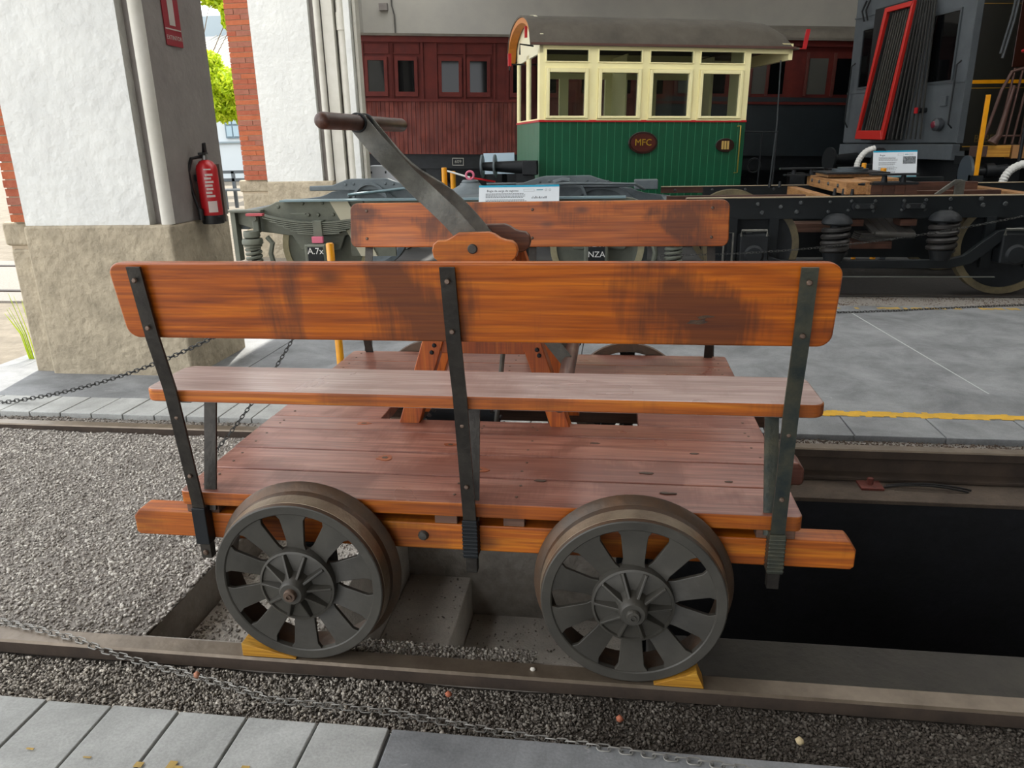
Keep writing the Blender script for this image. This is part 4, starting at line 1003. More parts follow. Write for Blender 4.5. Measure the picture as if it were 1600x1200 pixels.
# ------------------------------------------------------------------ green and cream railcar
MM = frameM((-.17, 8.0, 0), 17, 1.0)
mf = thing('railcar', 'green and cream open ended railcar with oval plates and curved roof', 'railcar', (1.2, 9.2, 0))
Lc, Dc, Z0, ZW, ZT = 2.69, 1.62, .56, 1.63, 2.51
def mbx(name, mat, *b, par=None, bevel=0): return MB(MM).box(*b).build(name, mat, par or mf, bevel=bevel)
mbx('lower_body', TGRV, .006, Lc-.006, .006, .05, Z0, ZW); mbx('lower_body', TGRV, .012, .05, .05, Dc-.05, Z0, ZW)
mbx('lower_body', TGREEN, .05, Lc-.006, Dc-.05, Dc-.012, Z0, ZW); mbx('lower_body', TGREEN, Lc-.05, Lc, .05, .5, Z0, ZW); mbx('lower_body', TGREEN, Lc-.05, Lc, 1.1, Dc-.05, Z0, ZW)
mbx('floor_board', WD, 0, 3.25, .02, Dc-.02, Z0-.06, Z0)
nb = 28
for i in range(nb):
    a = i*Lc/nb; mbx('body_board', TGREEN, a+.0045, a+Lc/nb-.0045, 0, .008, Z0, ZW-.01)
for i in range(14):
    a = i*Dc/14; mbx('end_board', plain('end_green', '2c6448', .4, coat=.3), 0, .013, a+.003, a+Dc/14-.004, Z0, ZW-.01)
mbx('waist_rail', RED, -.012, Lc+.004, -.012, .02, ZW-.012, ZW+.012); mbx('waist_rail', RED, -.012, .02, .02, Dc, ZW-.012, ZW+.012)
# cream upper sides with window openings, near and far
wx = [(.08, .60), (.73, 1.27), (1.38, 1.93), (2.03, 2.6)]
for y0, y1 in ((.0, .05), (Dc-.05, Dc)):
    near = y0 < .1
    edges = [0]+[v for ab in wx for v in ab]+[Lc]
    zs = (ZW+.012, 1.66, 2.23, 2.31, 2.44, ZT+.04)
    for k in range(0, len(edges), 2): mbx('window_post', CREAM, edges[k], edges[k+1], y0, y1, zs[0], zs[5])
    for a, b in wx:
        mbx('side_panel', CREAM, a, b, y0, y1, zs[0], zs[1]); mbx('side_panel', CREAM, a, b, y0, y1, zs[2], zs[3]); mbx('side_panel', CREAM, a, b, y0, y1, zs[4], zs[5])
        if near:
            fr = MB(MM)
            for (c, d, e, f_) in ((a+.0, a+.04, zs[1], zs[2]), (b-.04, b, zs[1], zs[2]), (a+.04, b-.04, zs[1], zs[1]+.03), (a+.04, b-.04, zs[2]-.045, zs[2])): fr.box(c, d, -.030, .03, e, f_)
            o = fr.build('window_frame', CREAM, mf, bevel=.006)
            MB(MM).box(a+.04, b-.04, .018, .022, zs[1]+.03, zs[2]-.045).build('pane', GLASS, o)
            g_ = MB(MM)
            for (c, d, e, f_) in ((a-.012, a-.003, zs[1]-.01, zs[2]+.012), (b+.003, b+.012, zs[1]-.01, zs[2]+.012), (a-.003, b+.003, zs[2]+.003, zs[2]+.012), (a-.02, b+.02, zs[1]-.022, zs[1]-.006)): g_.box(c, d, -.014, .0, e, f_)
            g_.build('window_bead', CREAM, mf)
            fr = MB(MM)
            for (c, d, e, f_) in ((a-.012, a+.004, zs[3]-.01, zs[4]+.01), (b-.004, b+.012, zs[3]-.01, zs[4]+.01), (a, b, zs[3]-.012, zs[3]+.002), (a, b, zs[4]-.002, zs[4]+.012)): fr.box(c, d, -.01, .0, e, f_)
            o = fr.build('toplight_frame', CREAM, mf, bevel=.003); MB(MM).box(a, b, .018, .022, zs[3], zs[4]).build('pane', GLASS, o)
        else: MB(MM).box(a, b, y0+.02, y0+.024, zs[1], zs[2]).build('pane', GLASS, mf)
# left end: three tall windows and an arched top
ewy = [(.14, .72), (.90, 1.48)]
ee = [0]+[v for ab in ewy for v in ab]+[Dc]
for k in range(0, len(ee), 2): mbx('end_post', CREAM, 0, .04, max(.05, ee[k]) if k == 0 else ee[k], min(Dc-.05, ee[k+1]), ZW+.012, 2.45)
for a, b in ewy:
    mbx('end_panel', CREAM, 0, .04, a, b, ZW+.012, 1.66); MB(MM).box(.016, .02, a, b, 1.66, 2.4).build('pane', GLASS, mf)
def roof_curve(y, base=2.52, rise=.4): t = y/Dc*2-1; return base+rise*math.sqrt(max(0, 1-t*t*.94))-.0
P = [(0, 2.40), (Dc, 2.40)]+[(Dc*(1-i/16), roof_curve(Dc*(1-i/16))-.01) for i in range(17)]
MB(MM).prism([(u, v) for u, v in P], lambda u, v, w: (w, u, v), 0, .04).build('end_pediment', plain('pale_cream', 'ddd8b8', .5), mf)
ny = 18
yy = [-.05+(Dc+.1)*i/ny for i in range(ny+1)]
def rc(y): t = (y+.05)/(Dc+.1)*2-1; return 2.50+.40*math.sqrt(max(0, 1-t*t))**.9
vs = [];
for y in yy: 
    for x in (-.13, 3.0): vs.append((x, y, rc(y)))
mb = MB(MM)
xs_ = [-.13, 2.6, 3.0, 3.2, 3.3]; dz = [0, 0, -.03, -.12, -.28]
vs = [(x, y, max(2.50, rc(y)+d)) for x, d in zip(xs_, dz) for y in yy]; m_ = len(yy)
vs += [(x, y, z-.022) for x, y, z in vs]; K = len(xs_)*m_
fs = []
for i in range(len(xs_)-1):
    for j in range(m_-1):
        a = i*m_+j; fs += [(a, a+1, a+m_+1, a+m_), (K+a, K+a+m_, K+a+m_+1, K+a+1)]
for j in range(m_-1): fs += [(j, K+j, K+j+1, j+1), ((len(xs_)-1)*m_+j, (len(xs_)-1)*m_+j+1, K+(len(xs_)-1)*m_+j+1, K+(len(xs_)-1)*m_+j)]
for i in range(len(xs_)-1): fs += [(i*m_, (i+1)*m_, K+(i+1)*m_, K+i*m_), (i*m_+m_-1, K+i*m_+m_-1, K+(i+1)*m_+m_-1, (i+1)*m_+m_-1)]
mb.add(vs, fs); mb.build('roof', ROOFM, mf, smooth=True)
# wooden arched fascia under the roof at the left end, roof boards edge
ARC = [(y, rc(y)-.026) for y in yy[1:]]; ARC2 = [(y, z-.06) for y, z in ARC]
MB(MM).prism(ARC+ARC2[::-1], lambda u, v, w: (w, u, v), -.12, -.015).build('roof_fascia', plain('orange_fascia', 'b8701c', .6, 0, 'a8641a', 12), mf)
MB(MM).box(-.12, 3.25, -.055, -.03, 2.485, 2.51).build('gutter_strip', plain('brown_strip', '5a3a30', .6), mf)
# canopy over the open platform
mbx('canopy_beam', CREAM, Lc, 3.22, 0, .04, 2.43, 2.55); mbx('canopy_beam', CREAM, Lc, 3.22, Dc-.04, Dc, 2.40, 2.55)
mbx('canopy_end', CREAM, 3.19, 3.24, 0, Dc, 2.36, 2.55); mbx('canopy_soffit', WD, Lc, 3.2, .04, Dc-.04, 2.5, 2.52)
mbx('end_wall', CREAM, Lc-.04, Lc, .05, .5, ZW, 2.5); mbx('end_wall', CREAM, Lc-.04, Lc, 1.12, Dc-.05, ZW, 2.5)
mbx('bulkhead', CREAM, 1.36, 1.38, .9, Dc-.05, Z0, 2.5)
MB(MM).tube([(3.12, .06, 2.36), (3.15, .06, 1.6), (3.12, .06, .6)], .010, 8).build('canopy_rod', plain('rod_grey', '4a4e50', .4, .6), mf, smooth=True)
MB(MM).tube([(2.7, .05, 1.5), (3.16, .05, 1.5), (3.16, .05, .6)], .014, 6).tube([(2.95, .05, .6), (2.95, .05, 1.5)], .01, 6).build('platform_rail', BLK, mf)
MB(MM).tube([(2.9+.09*math.cos(a), .1, 1.08+.09*math.sin(a)) for a in [2*PI*i/16 for i in range(16)]], .012, 6, closed=True).build('brake_wheel', BLK, mf)
HB = plain('brass', 'b89a4a', .3, .8)
MB(MM).tube([(2.585, 0, 1.57), (2.605, -.05, 1.575), (2.605, -.05, 1.0), (2.585, 0, .995)], .008, 8).build('grab_handle', HB, mf, smooth=True)
def oval(cx, cz, a, b, t, par=None):
    P = [(cx+a*math.cos(2*PI*i/40), cz+b*math.sin(2*PI*i/40)) for i in range(40)]
    o = MB(MM).prism(P, lambda u, v, w: (u, w, v), -.03, .0).build('oval_plate', plain('oval_dark', '2a1410', .3, coat=.5), mf, bevel=.006)
    P = [(cx+a*.84*math.cos(2*PI*i/40), cz+b*.8*math.sin(2*PI*i/40)) for i in range(40)]
    MB(MM).prism(P, lambda u, v, w: (u, w, v), -.034, -.03).build('plate_face', plain('oval_maroon', '4a1e16', .4), o)
    return text(t, b*.85, MM @ TM(Vector((cx, -.036, cz)), (1, 0, 0), (0, 0, 1)), plain('gold_letter', 'b09028', .4, .3), 'lettering', o, .002)
oval(1.325, 1.372, .19, .134, 'MFC')
o3 = MB(MM).prism([(2.423+.125*math.cos(2*PI*i/36), 1.339+.085*math.sin(2*PI*i/36)) for i in range(36)], lambda u, v, w: (u, w, v), -.03, 0).build('oval_plate', plain('oval_dark', '2a1410', .3, coat=.5), mf, bevel=.006)
for i in range(3): MB(MM).box(2.372+i*.037, 2.372+i*.037+.026, -.035, -.03, 1.288, 1.39).build('numeral_bar', plain('gold_bar', 'c8a860', .4, .2), o3)
# lamps/brackets
MB(MM).tube([(-.03, .25, 2.5), (-.2, .25, 2.52), (-.2, .25, 2.4)], .01, 6).tube([(-.02, .9, 2.35), (-.22, .9, 2.35), (-.22, .9, 2.28)], .01, 6).build('lamp_bracket', BLK, mf)
MB(MM).box(-.24, -.2, .88, .93, 2.33, 2.48).build('red_marker', RED, mf)
MB(MM).box(-.10, -.07, .45, .5, 2.62, 2.75).build('red_marker', RED, mf)
MB(MM).hexa([(3.37, .0, 2.50), (3.42, .0, 2.50), (3.42, .02, 2.50), (3.37, .02, 2.50), (3.40, .0, 2.72), (3.45, .0, 2.72), (3.45, .02, 2.72), (3.40, .02, 2.72)]).box(3.28, 3.42, .005, .015, 2.49, 2.5).build('red_marker', RED, mf)
for x in (.4, 2.2):
    for yv in (.15, Dc-.2): MB(MM).lathe([(.2, 0), (.24, 0), (.24, .06), (.2, .06)], (x, yv, .24), (0, 1, 0), 28).build('wheel', BLK, mf)
mbx('underframe', BLK, .05, 3.2, .2, Dc-.2, .3, .5)
# buffers by the railcar's left corner
bf = thing('buffer_beam', 'black buffer assembly with two round heads left of the green railcar', 'buffer', (-.3, 7.95, 0))
for x in (-.86, -.70): MB().cyl((x, 7.9, 1.11), (x+.02, 7.9, 1.11), .14, n=28).build('buffer_head', BOG2, bf, smooth=True)
MB().cyl((-.84, 7.9, 1.11), (-.3, 7.9, 1.09), .05, .085, n=20).build('buffer_shaft', BLK, bf, smooth=True)
bx('buffer_stock', BLK, bf, -.34, -.16, 7.8, 8.0, 1.0, 1.17, bevel=.01); bx('stand', BLK, bf, -.42, -.2, 7.84, 7.95, 0, 1.02)
bx('back_board', plain('blur_board', 'a8bcc8', .5), bf, -.9, -.5, 8.3, 8.32, 1.0, 1.26)
# yellow posts and striped barrier in the middle distance
ypost(-1.36, 8.0, 1.1, .035, 'tall yellow post behind the grey bogie, left of the pair')
ypost(-1.25, 8.0, 1.055, .035, 'shorter yellow post behind the grey bogie, right of the pair')
ba = thing('barrier_pole', 'thin white and red barrier strip sloping between yellow posts and buffers', 'barrier', (-1.0, 8.0, 0))
MB().tube([(-1.31, 7.95, 1.06), (-1.02, 7.95, .975)], .012, 6).build('white_length', WHITE, ba); MB().tube([(-1.02, 7.95, .975), (-.70, 7.95, .92)], .012, 6).build('red_length', RED, ba)
cbn = thing('cabinet', 'light grey metal cabinet behind the grey bogie by the white pier', 'cabinet', (-2.28, 8.7, 0))
bx('body', plain('cabinet_grey', 'b4b8bc', .5), cbn, -2.56, -2.06, 8.55, 8.9, .0, 1.12, bevel=.008)
for x in (-2.5, -2.3): bx('lock', BLK, cbn, x, x+.02, 8.54, 8.555, 1.02, 1.05)
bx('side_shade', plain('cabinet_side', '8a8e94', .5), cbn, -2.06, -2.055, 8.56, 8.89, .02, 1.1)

# ------------------------------------------------------------------ maroon carriage behind
MR = frameM((-3.8, 13.0, 0), 10, 1.5)
rc_ = thing('carriage', 'long maroon wooden carriage with framed windows against the back wall', 'carriage', (0, 14, 0))
def rbx(name, mat, *b, par=None): return MB(MR).box(*b).build(name, mat, par or rc_)
X1 = 10.2
rbx('body', MAROOND, -.9, X1, .03, 2.6, 1.22, 3.3)
rbx('sole_bar', BLK, -.9, X1, .1, .25, .95, 1.22)
rbx('sole_bar', BLK, -.9, X1, .6, .9, .3, 1.0)
mbb = MB(MR); x = -.9
while x < 5.2:
    mbb.box(x+.003, x+.077, .012, .03, 1.22, 2.17); x += .083
o = mbb.build('lower_boards', MAROON, rc_); o['kind'] = 'stuff'
rbx('lower_panel', NAVY, 5.2, X1, .0, .03, 1.22, 2.3)
rbx('waist_rail', MAROOND, -.9, X1, -.02, .03, 2.17, 2.215); rbx('cornice', MAROOND, -.9, X1, -.03, .03, 3.2, 3.3)
rbx('roof_edge', ROOFM, -1, X1+.1, -.08, 2.7, 3.3, 3.34)
mb = MB(MR); P = [(-.05, 3.34)]+[(1.3+1.35*math.sin(a), 3.34+.35*math.cos(a)) for a in [math.radians(-80+20*i) for i in range(9)]]+[(2.65, 3.34)]
mb.prism(P, lambda u, v, w: (w, u, v), 4.2, X1+.1); mb.build('roof', ROOFM, rc_, smooth=True)
wins = [(-.62, .30), (-.11, .30), (.45, .30), (1.26, .32), (1.79, .32), (2.6, .32), (3.1, .32)]
x = 3.9; 
while x < 5.3: wins.append((x, .32)); x += .62
for i, (a, wd) in enumerate(wins):
    fr = MB(MR)
    for q in ((a-.06, a, 2.26, 2.95), (a+wd, a+wd+.06, 2.26, 2.95), (a, a+wd, 2.26, 2.34), (a, a+wd, 2.885, 2.95)): fr.box(q[0], q[1], -.012, .03, q[2], q[3])
    o = fr.build('window_frame', MAROOND, rc_); MB(MR).box(a, a+wd, .018, .029, 2.34, 2.885).build('pane', DGLASS, o)
    fr = MB(MR)
    for q in ((a-.1, a-.08, 3.0, 3.2), (a+wd+.08, a+wd+.1, 3.0, 3.2), (a-.08, a+wd+.08, 3.0, 3.02), (a-.08, a+wd+.08, 3.18, 3.2)): fr.box(q[0], q[1], .008, .03, q[2], q[3])
    fr.build('top_panel', MAROOND, rc_)
for x in (-.2, .335, .34, .9, 1.16, 1.69, 2.25, 2.5, 3.02, 3.5): rbx('pilaster', MAROOND, x-.02, x+.02, .0, .03, 2.21, 3.2)
for i, (a, wd) in enumerate(((5.75, .4), (6.35, .3), (7.17, .28), (7.50, .28), (8.25, .36), (8.78, .34), (9.35, .3))):
    MB(MR).box(a, a+wd, .02, .029, 2.36, 3.0).build('pane', DGLASS if i % 2 else plain('pale_blind', '44443f', .3), rc_)
    rbx('window_post', plain('red_post', '4a2018', .5), a-.07, a-.02, .0, .03, 2.33, 3.1)
np_ = rbx('number_plate', BLK, 1.45, 1.63, .08, .1, 1.02, 1.14)
fr = MB(MR)
for q in ((1.44, 1.64, 1.01, 1.02), (1.44, 1.64, 1.14, 1.15), (1.43, 1.44, 1.01, 1.15), (1.64, 1.65, 1.01, 1.15)): fr.box(q[0], q[1], .07, .1, q[2], q[3])
fr.build('plate_border', plain('plate_border', '9a9a90', .5), np_); text('609', .09, MR @ TM(Vector((1.54, .075, 1.08)), (1, 0, 0), (0, 0, 1)), plain('plate_text', '8a8a80', .5), 'lettering', np_, .002)
for x in (.2, 1.0, 3.4, 6, 7.4): MB(MR).lathe([(.36, 0), (.42, 0), (.42, .1), (.36, .1)], (x, .5, .42), (0, 1, 0), 28).build('wheel', BLK, rc_)
for x in (.9, 2.1, 2.5): rbx('underframe_box', BLK, x, x+.3, .15, .4, .6, .95)

# ------------------------------------------------------------------ grey blue end of the motor coach, right
ME = frameM((5.35, 9.7, 0), 15)
em = thing('motor_coach', 'grey blue motor coach end with red gangway frame and dark olive side', 'railway coach', (6.5, 11, 0))
def ebx(name, mat, *b, par=None, bevel=0): return MB(ME).box(*b).build(name, mat, par or em, bevel=bevel)
D = 2.86; ZB0 = 1.25; ZE = 4.6
ebx('end_face', EMU, .0, .06, 0, D, ZB0, ZE, bevel=.02)
ebx('side_wall', EMUD, .06, 8, -.005, .06, 1.15, ZE); ebx('far_side', EMUD, .06, 8, D-.06, D, 1.15, ZE)
ebx('side_corner', EMU, -.005, .09, -.012, .0, ZB0, ZE)
ebx('waist_stripe', YEL, .09, 8, -.012, -.005, 2.0, 2.045); ebx('thin_stripe', plain('gold_line', '8a6a20', .5), .09, 8, -.012, -.005, 1.94, 1.95); ebx('thin_stripe', plain('gold_line', '8a6a20', .5), .09, 8, -.012, -.005, 1.2, 1.212)
ebx('thin_stripe', plain('gold_line', '8a6a20', .5), .09, 8, -.012, -.005, 2.96, 2.966)
text('BEBEL', .14, ME @ TM(Vector((.42, -.014, 1.30)), (1, 0, 0), (0, 0, 1)), plain('dull_gold', '5c4c28', .6), 'lettering', em, .002)
ebx('side_window', plain('brown_pane', '3a2018', .2), .62, 1.5, -.02, -.005, 2.2, 3.2, bevel=.005)
ebx('headstock', EMU, -.05, .15, .0, D, 1.03, 1.24, bevel=.01); ebx('headstock', BLK, .15, 7, .1, D-.1, .7, 1.15)
ebx('roof', ROOFM, 0, 8, 0, D, ZE, ZE+.2); ebx('floor_pan', BLK, .06, 8, .06, D-.06, 1.15, 1.25)
# end windows
for (a, b, z0, z1) in ((.28, .82, 2.07, 2.93), (2.2, 2.55, 2.12, 2.97)):
    fr = MB(ME)
    for q in ((a-.03, a, z0-.03, z1+.03), (b, b+.03, z0-.03, z1+.03), (a, b, z0-.03, z0), (a, b, z1, z1+.03)): fr.box(-.02, .0, q[0], q[1], q[2], q[3])
    o = fr.build('window_frame', plain('frame_grey', '4a5054', .4, .2), em); MB(ME).box(-.006, -.001, a, b, z0, z1).build('pane', DGLASS, o)
# waist bead
ebx('waist_bead', EMU, -.012, 0, 0, D, 2.03, 2.06); ebx('top_bead', EMU, -.012, 0, 0, D, 3.17, 3.19)
# gangway: recess, bellows folds, red frame leaning with the folded concertina
g0, g1 = 1.30, 2.02
ebx('gangway_recess', plain('gangway_black', '0e1011', .7), -.16, 0, g0-.1, g1+.02, 1.3, 3.2)
for i in range(9):
    t = i/8; x = -.22+.018*i; ut = .965-.24*t; ub = 1.33-.66*t
    MB(ME).hexa([(x-.01, ub, 1.31), (x-.01, ub+.022, 1.31), (x+.01, ub+.022, 1.31), (x+.01, ub, 1.31), (x-.01, ut, 3.15), (x-.01, ut+.022, 3.15), (x+.01, ut+.022, 3.15), (x+.01, ut, 3.15)]).build('bellows_fold', plain('bellows', '2e2e2c', .7), em)
for i in range(8):
    MB(ME).hexa([(-.215, 1.42+.06*i, 1.45), (-.215, 1.44+.06*i, 1.45), (-.2, 1.44+.06*i, 1.45), (-.2, 1.42+.06*i, 1.45), (-.215, 1.05+.06*i, 3.07), (-.215, 1.07+.06*i, 3.07), (-.2, 1.07+.06*i, 3.07), (-.2, 1.05+.06*i, 3.07)]).build('door_slat', plain('bellows_edge', '45443e', .6), em)
# red frame corners: (u,z) measured on a plane slightly proud
FR = [(1.64, 3.16), (.958, 3.158), (1.324, 1.304), (2.07, 1.32)]; FI = [(1.58, 3.09), (1.02, 3.09), (1.375, 1.44), (1.99, 1.45)]
mb = MB(ME)
for i in range(4):
    j = (i+1) % 4; a, b, c, d = FR[i], FR[j], FI[j], FI[i]
    mb.hexa([(-.26, a[0], a[1]), (-.26, b[0], b[1]), (-.26, c[0], c[1]), (-.26, d[0], d[1]), (-.20, a[0], a[1]), (-.20, b[0], b[1]), (-.20, c[0], c[1]), (-.20, d[0], d[1])])
mb.build('gangway_frame', plain('gangway_red', 'c02820', .4, coat=.3), em, bevel=.01)
# fittings
MB(ME).lathe([(.0001, -.12), (.05, -.12), (.085, -.09), (.09, -.03), (.06, 0), (.0001, 0)], (0, .37, 1.50), (1, 0, 0), 24).build('tail_lamp', plain('lamp_grey', '3c4044', .5), em, smooth=True)
MB(ME).lathe([(.0001, -.135), (.04, -.13), (.05, -.118), (.0001, -.118)], (0, .37, 1.50), (1, 0, 0), 20).build('lamp_lens', plain('dark_red_lens', '6a2030', .2, coat=.5), em, smooth=True)
MB(ME).cyl((-.12, .74, 1.70), (0, .74, 1.70), .035, n=14).build('socket', BLK, em); MB(ME).box(-.14, -.12, .745, .8, 1.66, 1.74).build('red_cap', RED, em)
ebx('plate', EMU, -.03, 0, .3, .42, 1.74, 1.87, bevel=.004)
MB(ME).tube([(0, .14, 2.3), (-.06, .14, 2.25), (-.06, .14, 1.5), (0, .14, 1.45)], .012, 6).tube([(0, 2.72, 2.5), (-.06, 2.72, 2.45), (-.06, 2.76, 1.6), (0, 2.76, 1.5)], .012, 6).build('grab_rail', BLK, em)
for u0 in (1.22, 1.16, 1.10, 1.05): MB(ME).tube([(-.02, u0-.12, 3.15), (-.05, u0-.06, 2.4), (-.04, u0+.02, 1.9), (-.06, u0+.1, 1.45), (-.05, u0+.3, 1.32)], .014, 6).build('cable', BLK, em, smooth=True)
MB(ME).tube([(-.02, .98, 2.85), (-.06, .9, 2.5), (-.06, 1.0, 2.45), (-.03, 1.1, 2.8)], .015, 6).build('cable', BLK, em, smooth=True)
for u0 in (2.55, 2.45): MB(ME).tube([(-.02, u0, 3.4), (-.08, u0, 3.25), (-.06, u0-.05, 3.1)], .014, 6).build('cable', BLK, em, smooth=True)
for u, z in ((2.3, 1.0), (.9, 1.0)):
    MB(ME).cyl((-.5, u, z), (0, u, z), .07, .11, n=16).build('buffer_shaft', BLK, em, smooth=True); MB(ME).cyl((-.54, u, z), (-.5, u, z), .2, n=24).build('buffer_head', plain('buffer_dark', '1c2022', .5, .3), em, smooth=True)
for i in range(3): bx('back_clutter', BLK, em, 3.2+i*.5, 3.4+i*.5, 9.6, 9.8, .1, .9+i*.05)

# ------------------------------------------------------------------ balcony wagon at the right edge
bw = thing('balcony_wagon', 'brown balcony wagon end with curved railing and yellow oak buffer beam', 'wagon', (6.0, 8.5, 0))
BR = plain('brown_iron', '4a322a', .5, .2)
bx('buffer_beam', plain('oak_beam_dark', '46332c', .6), bw, 5.08, 5.2, 8.4, 8.6, 1.11, 1.23)
YO = wood('yellow_oak', ('a8741e', 'c08a2e', 'cc9a3c'), '8a5c1c', .5, .1, amount=.3)
bx('buffer_beam', YO, bw, 5.2, 5.46, 8.4, 8.6, 1.1, 1.235, bevel=.005); bx('buffer_beam', plain('pale_oak', 'a07448', .6), bw, 5.49, 7, 8.42, 8.6, 1.08, 1.235, bevel=.005)
bx('platform', BLK, bw, 5.2, 8, 8.6, 9.3, 1.0, 1.1)
MB().tube([(5.12, 8.4, 1.24), (5.17, 8.4, 1.45), (5.25, 8.4, 1.85), (5.33, 8.4, 2.05), (5.5, 8.4, 2.1), (7, 8.4, 2.1)], .02, 8).build('railing_frame', BR, bw, smooth=True)
for i in range(10):
    x = 5.29+i*.085; MB().tube([(x+.0, 8.4, 1.25), (x+.07, 8.4, 2.09)], .013, 6).build('railing_bar', BR, bw)
MB().tube([(5.28, 8.4, 1.34), (7, 8.4, 1.34)], .012, 6).build('railing_bar', BR, bw)
MB().tube([(5.24, 8.4, 1.26), (5.26, 8.4, 1.3), (5.3, 8.4, 1.35), (5.38, 8.4, 1.9)], [.06, .05, .035, .02], 10).build('newel', BR, bw, smooth=True)
MB().tube([(5.55+.15*math.cos(a), 8.35+.15*math.sin(a), 2.27) for a in [2*PI*i/20 for i in range(20)]], .018, 8, closed=True).build('brake_wheel', RED, bw, smooth=True)
MB().cyl((5.55, 8.35, 1.05), (5.55, 8.35, 2.27), .02, n=10).build('brake_spindle', BLK, bw, smooth=True)
bx('cabin_wall', plain('brown_cabin', '3a2a22', .5, 0, '46342a', 3), bw, 6.0, 8, 8.7, 9.4, 1.1, 3.4)
MB().tube([(5.2, 8.4, 2.2), (5.26, 8.4, 2.6), (5.32, 8.4, 3.4)], .016, 6).tube([(5.17, 8.4, 2.25), (5.23, 8.4, 2.65), (5.28, 8.4, 3.4)], .012, 6).build('handrail', plain('rod_grey', '4a4e50', .4, .6), bw, smooth=True)
MB().cyl((4.98, 8.4, .93), (5.01, 8.4, .93), .195, n=32).build('buffer_head', plain('buffer_grey', '4d575e', .45, .3), bw, smooth=True)
MB().cyl((5.01, 8.4, .93), (5.45, 8.4, .95), .045, .07, n=16).cyl((5.2, 8.4, .94), (5.3, 8.4, .945), .09, n=16).build('buffer_shaft', BLK, bw, smooth=True)
MB().tube([(5.35, 8.38, .98), (5.9, 8.38, 1.0)], .025, 8).build('draw_rod', BLK, bw)
for i in range(4): bx('underframe', BLK, bw, 5.5+i*.4, 5.65+i*.4, 8.5, 8.7, .0, 1.0)
def hose(name, pts, r, label, par=None):
    P = [Vector(p) for p in pts]; Q = []
    for i in range(len(P)-1):
        for j in range(8):
            t = j/8; a, b, c, d = P[max(0, i-1)], P[i], P[i+1], P[min(len(P)-1, i+2)]
            Q.append(.5*((2*b)+(c-a)*t+(2*a-5*b+4*c-d)*t*t+(3*b-a-3*c+d)*t**3))
    Q.append(P[-1]); n = len(Q); R = [r*(1 if i % 2 else .86) for i in range(n)]
    return tag(MB().tube(Q, R, 12).build(name, plain('hose_white', 'c6c6c0', .5), None, smooth=False), label, 'hose')
hose('hose', [(5.45, 7.6, 1.06), (5.3, 7.6, 1.06), (5.15, 7.6, 1.0), (5.08, 7.6, .9), (5.07, 7.6, .77), (5.09, 7.6, .6)], .045, 'ribbed white hose curving down at the right edge')
hose('hose', [(3.80, 8, 1.24), (3.70, 8, 1.2), (3.63, 8, 1.1), (3.62, 8, 1.0), (3.66, 8, .92), (3.7, 8, .8)], .035, 'grey white hose curving behind the small information board')
yp = thing('warning_pole', 'slanted tall yellow pole before the dark coach side', 'pole', (5.04, 8.2, 0))
MB().box(5.01, 5.06, 8.2, 8.225, .9, 1.80).build('pole', YEL, yp, bevel=.004); bx('foot', BLK, yp, 4.98, 5.1, 8.15, 8.28, 0, .9)
ypost(3.535, 7.45, 1.09, .025, 'short yellow post left of the small information board')
ypost(3.70, 7.3, 1.04, .03, 'short yellow post peeping through the black side bearer')

# ------------------------------------------------------------------ fire extinguisher and its sign on the pier
fx = thing('fire_extinguisher', 'red fire extinguisher hung on the shaded side of the left pier', 'fire extinguisher', (-1.79, 2.965, .93))
ex, ey, r = -1.792, 2.965, .066
MB().lathe([(.0001, .02), (r*.9, .02), (r, .03), (r, .34), (r*.92, .365), (r*.6, .39), (r*.3, .40), (.0001, .40)], (ex, ey, .93), (0, 0, 1), 32).build('cylinder', RED, fx, smooth=True)
MB().lathe([(.0001, .0), (r*1.0, .0), (r*1.04, .01), (r*1.04, .055), (.0001, .055)], (ex, ey, .93), (0, 0, 1), 32).build('base_ring', BLKR, fx, smooth=True)
MB().cyl((ex, ey, 1.32), (ex, ey, 1.365), .02, n=12).build('valve', plain('valve_metal', '8a8a86', .4, .7), fx, smooth=True)
MB().hexa([(ex-.014, ey-.06, 1.36), (ex+.014, ey-.06, 1.36), (ex+.014, ey+.02, 1.355), (ex-.014, ey+.02, 1.355), (ex-.014, ey-.06, 1.375), (ex+.014, ey-.06, 1.375), (ex+.014, ey+.02, 1.375), (ex-.014, ey+.02, 1.375)]).hexa([(ex-.012, ey-.01, 1.375), (ex+.012, ey-.01, 1.375), (ex+.012, ey+.015, 1.375), (ex-.012, ey+.015, 1.375), (ex+.02, ey-.055, 1.43), (ex+.035, ey-.055, 1.43), (ex+.035, ey-.03, 1.435), (ex+.02, ey-.03, 1.435)]).build('trigger', BLKR, fx, bevel=.003)
MB().tube([(ex-.01, ey-.02, 1.35), (ex-.06, ey-.06, 1.34), (ex-.085, ey-.075, 1.26), (ex-.08, ey-.07, 1.15), (ex-.05, ey-.08, 1.05), (ex-.035, ey-.08, .99)], .011, 8).build('hose', BLKR, fx, smooth=True)
MB().cyl((ex-.035, ey-.08, .96), (ex-.035, ey-.08, 1.03), .016, n=12).build('nozzle', BLKR, fx, smooth=True)
MB().hexa([(-1.868, ey-.03, 1.2), (-1.84, ey-.03, 1.2), (-1.84, ey+.03, 1.2), (-1.868, ey+.03, 1.2), (-1.868, ey-.03, 1.24), (-1.84, ey-.03, 1.24), (-1.84, ey+.03, 1.24), (-1.868, ey+.03, 1.24)]).build('wall_bracket', BLK, fx)
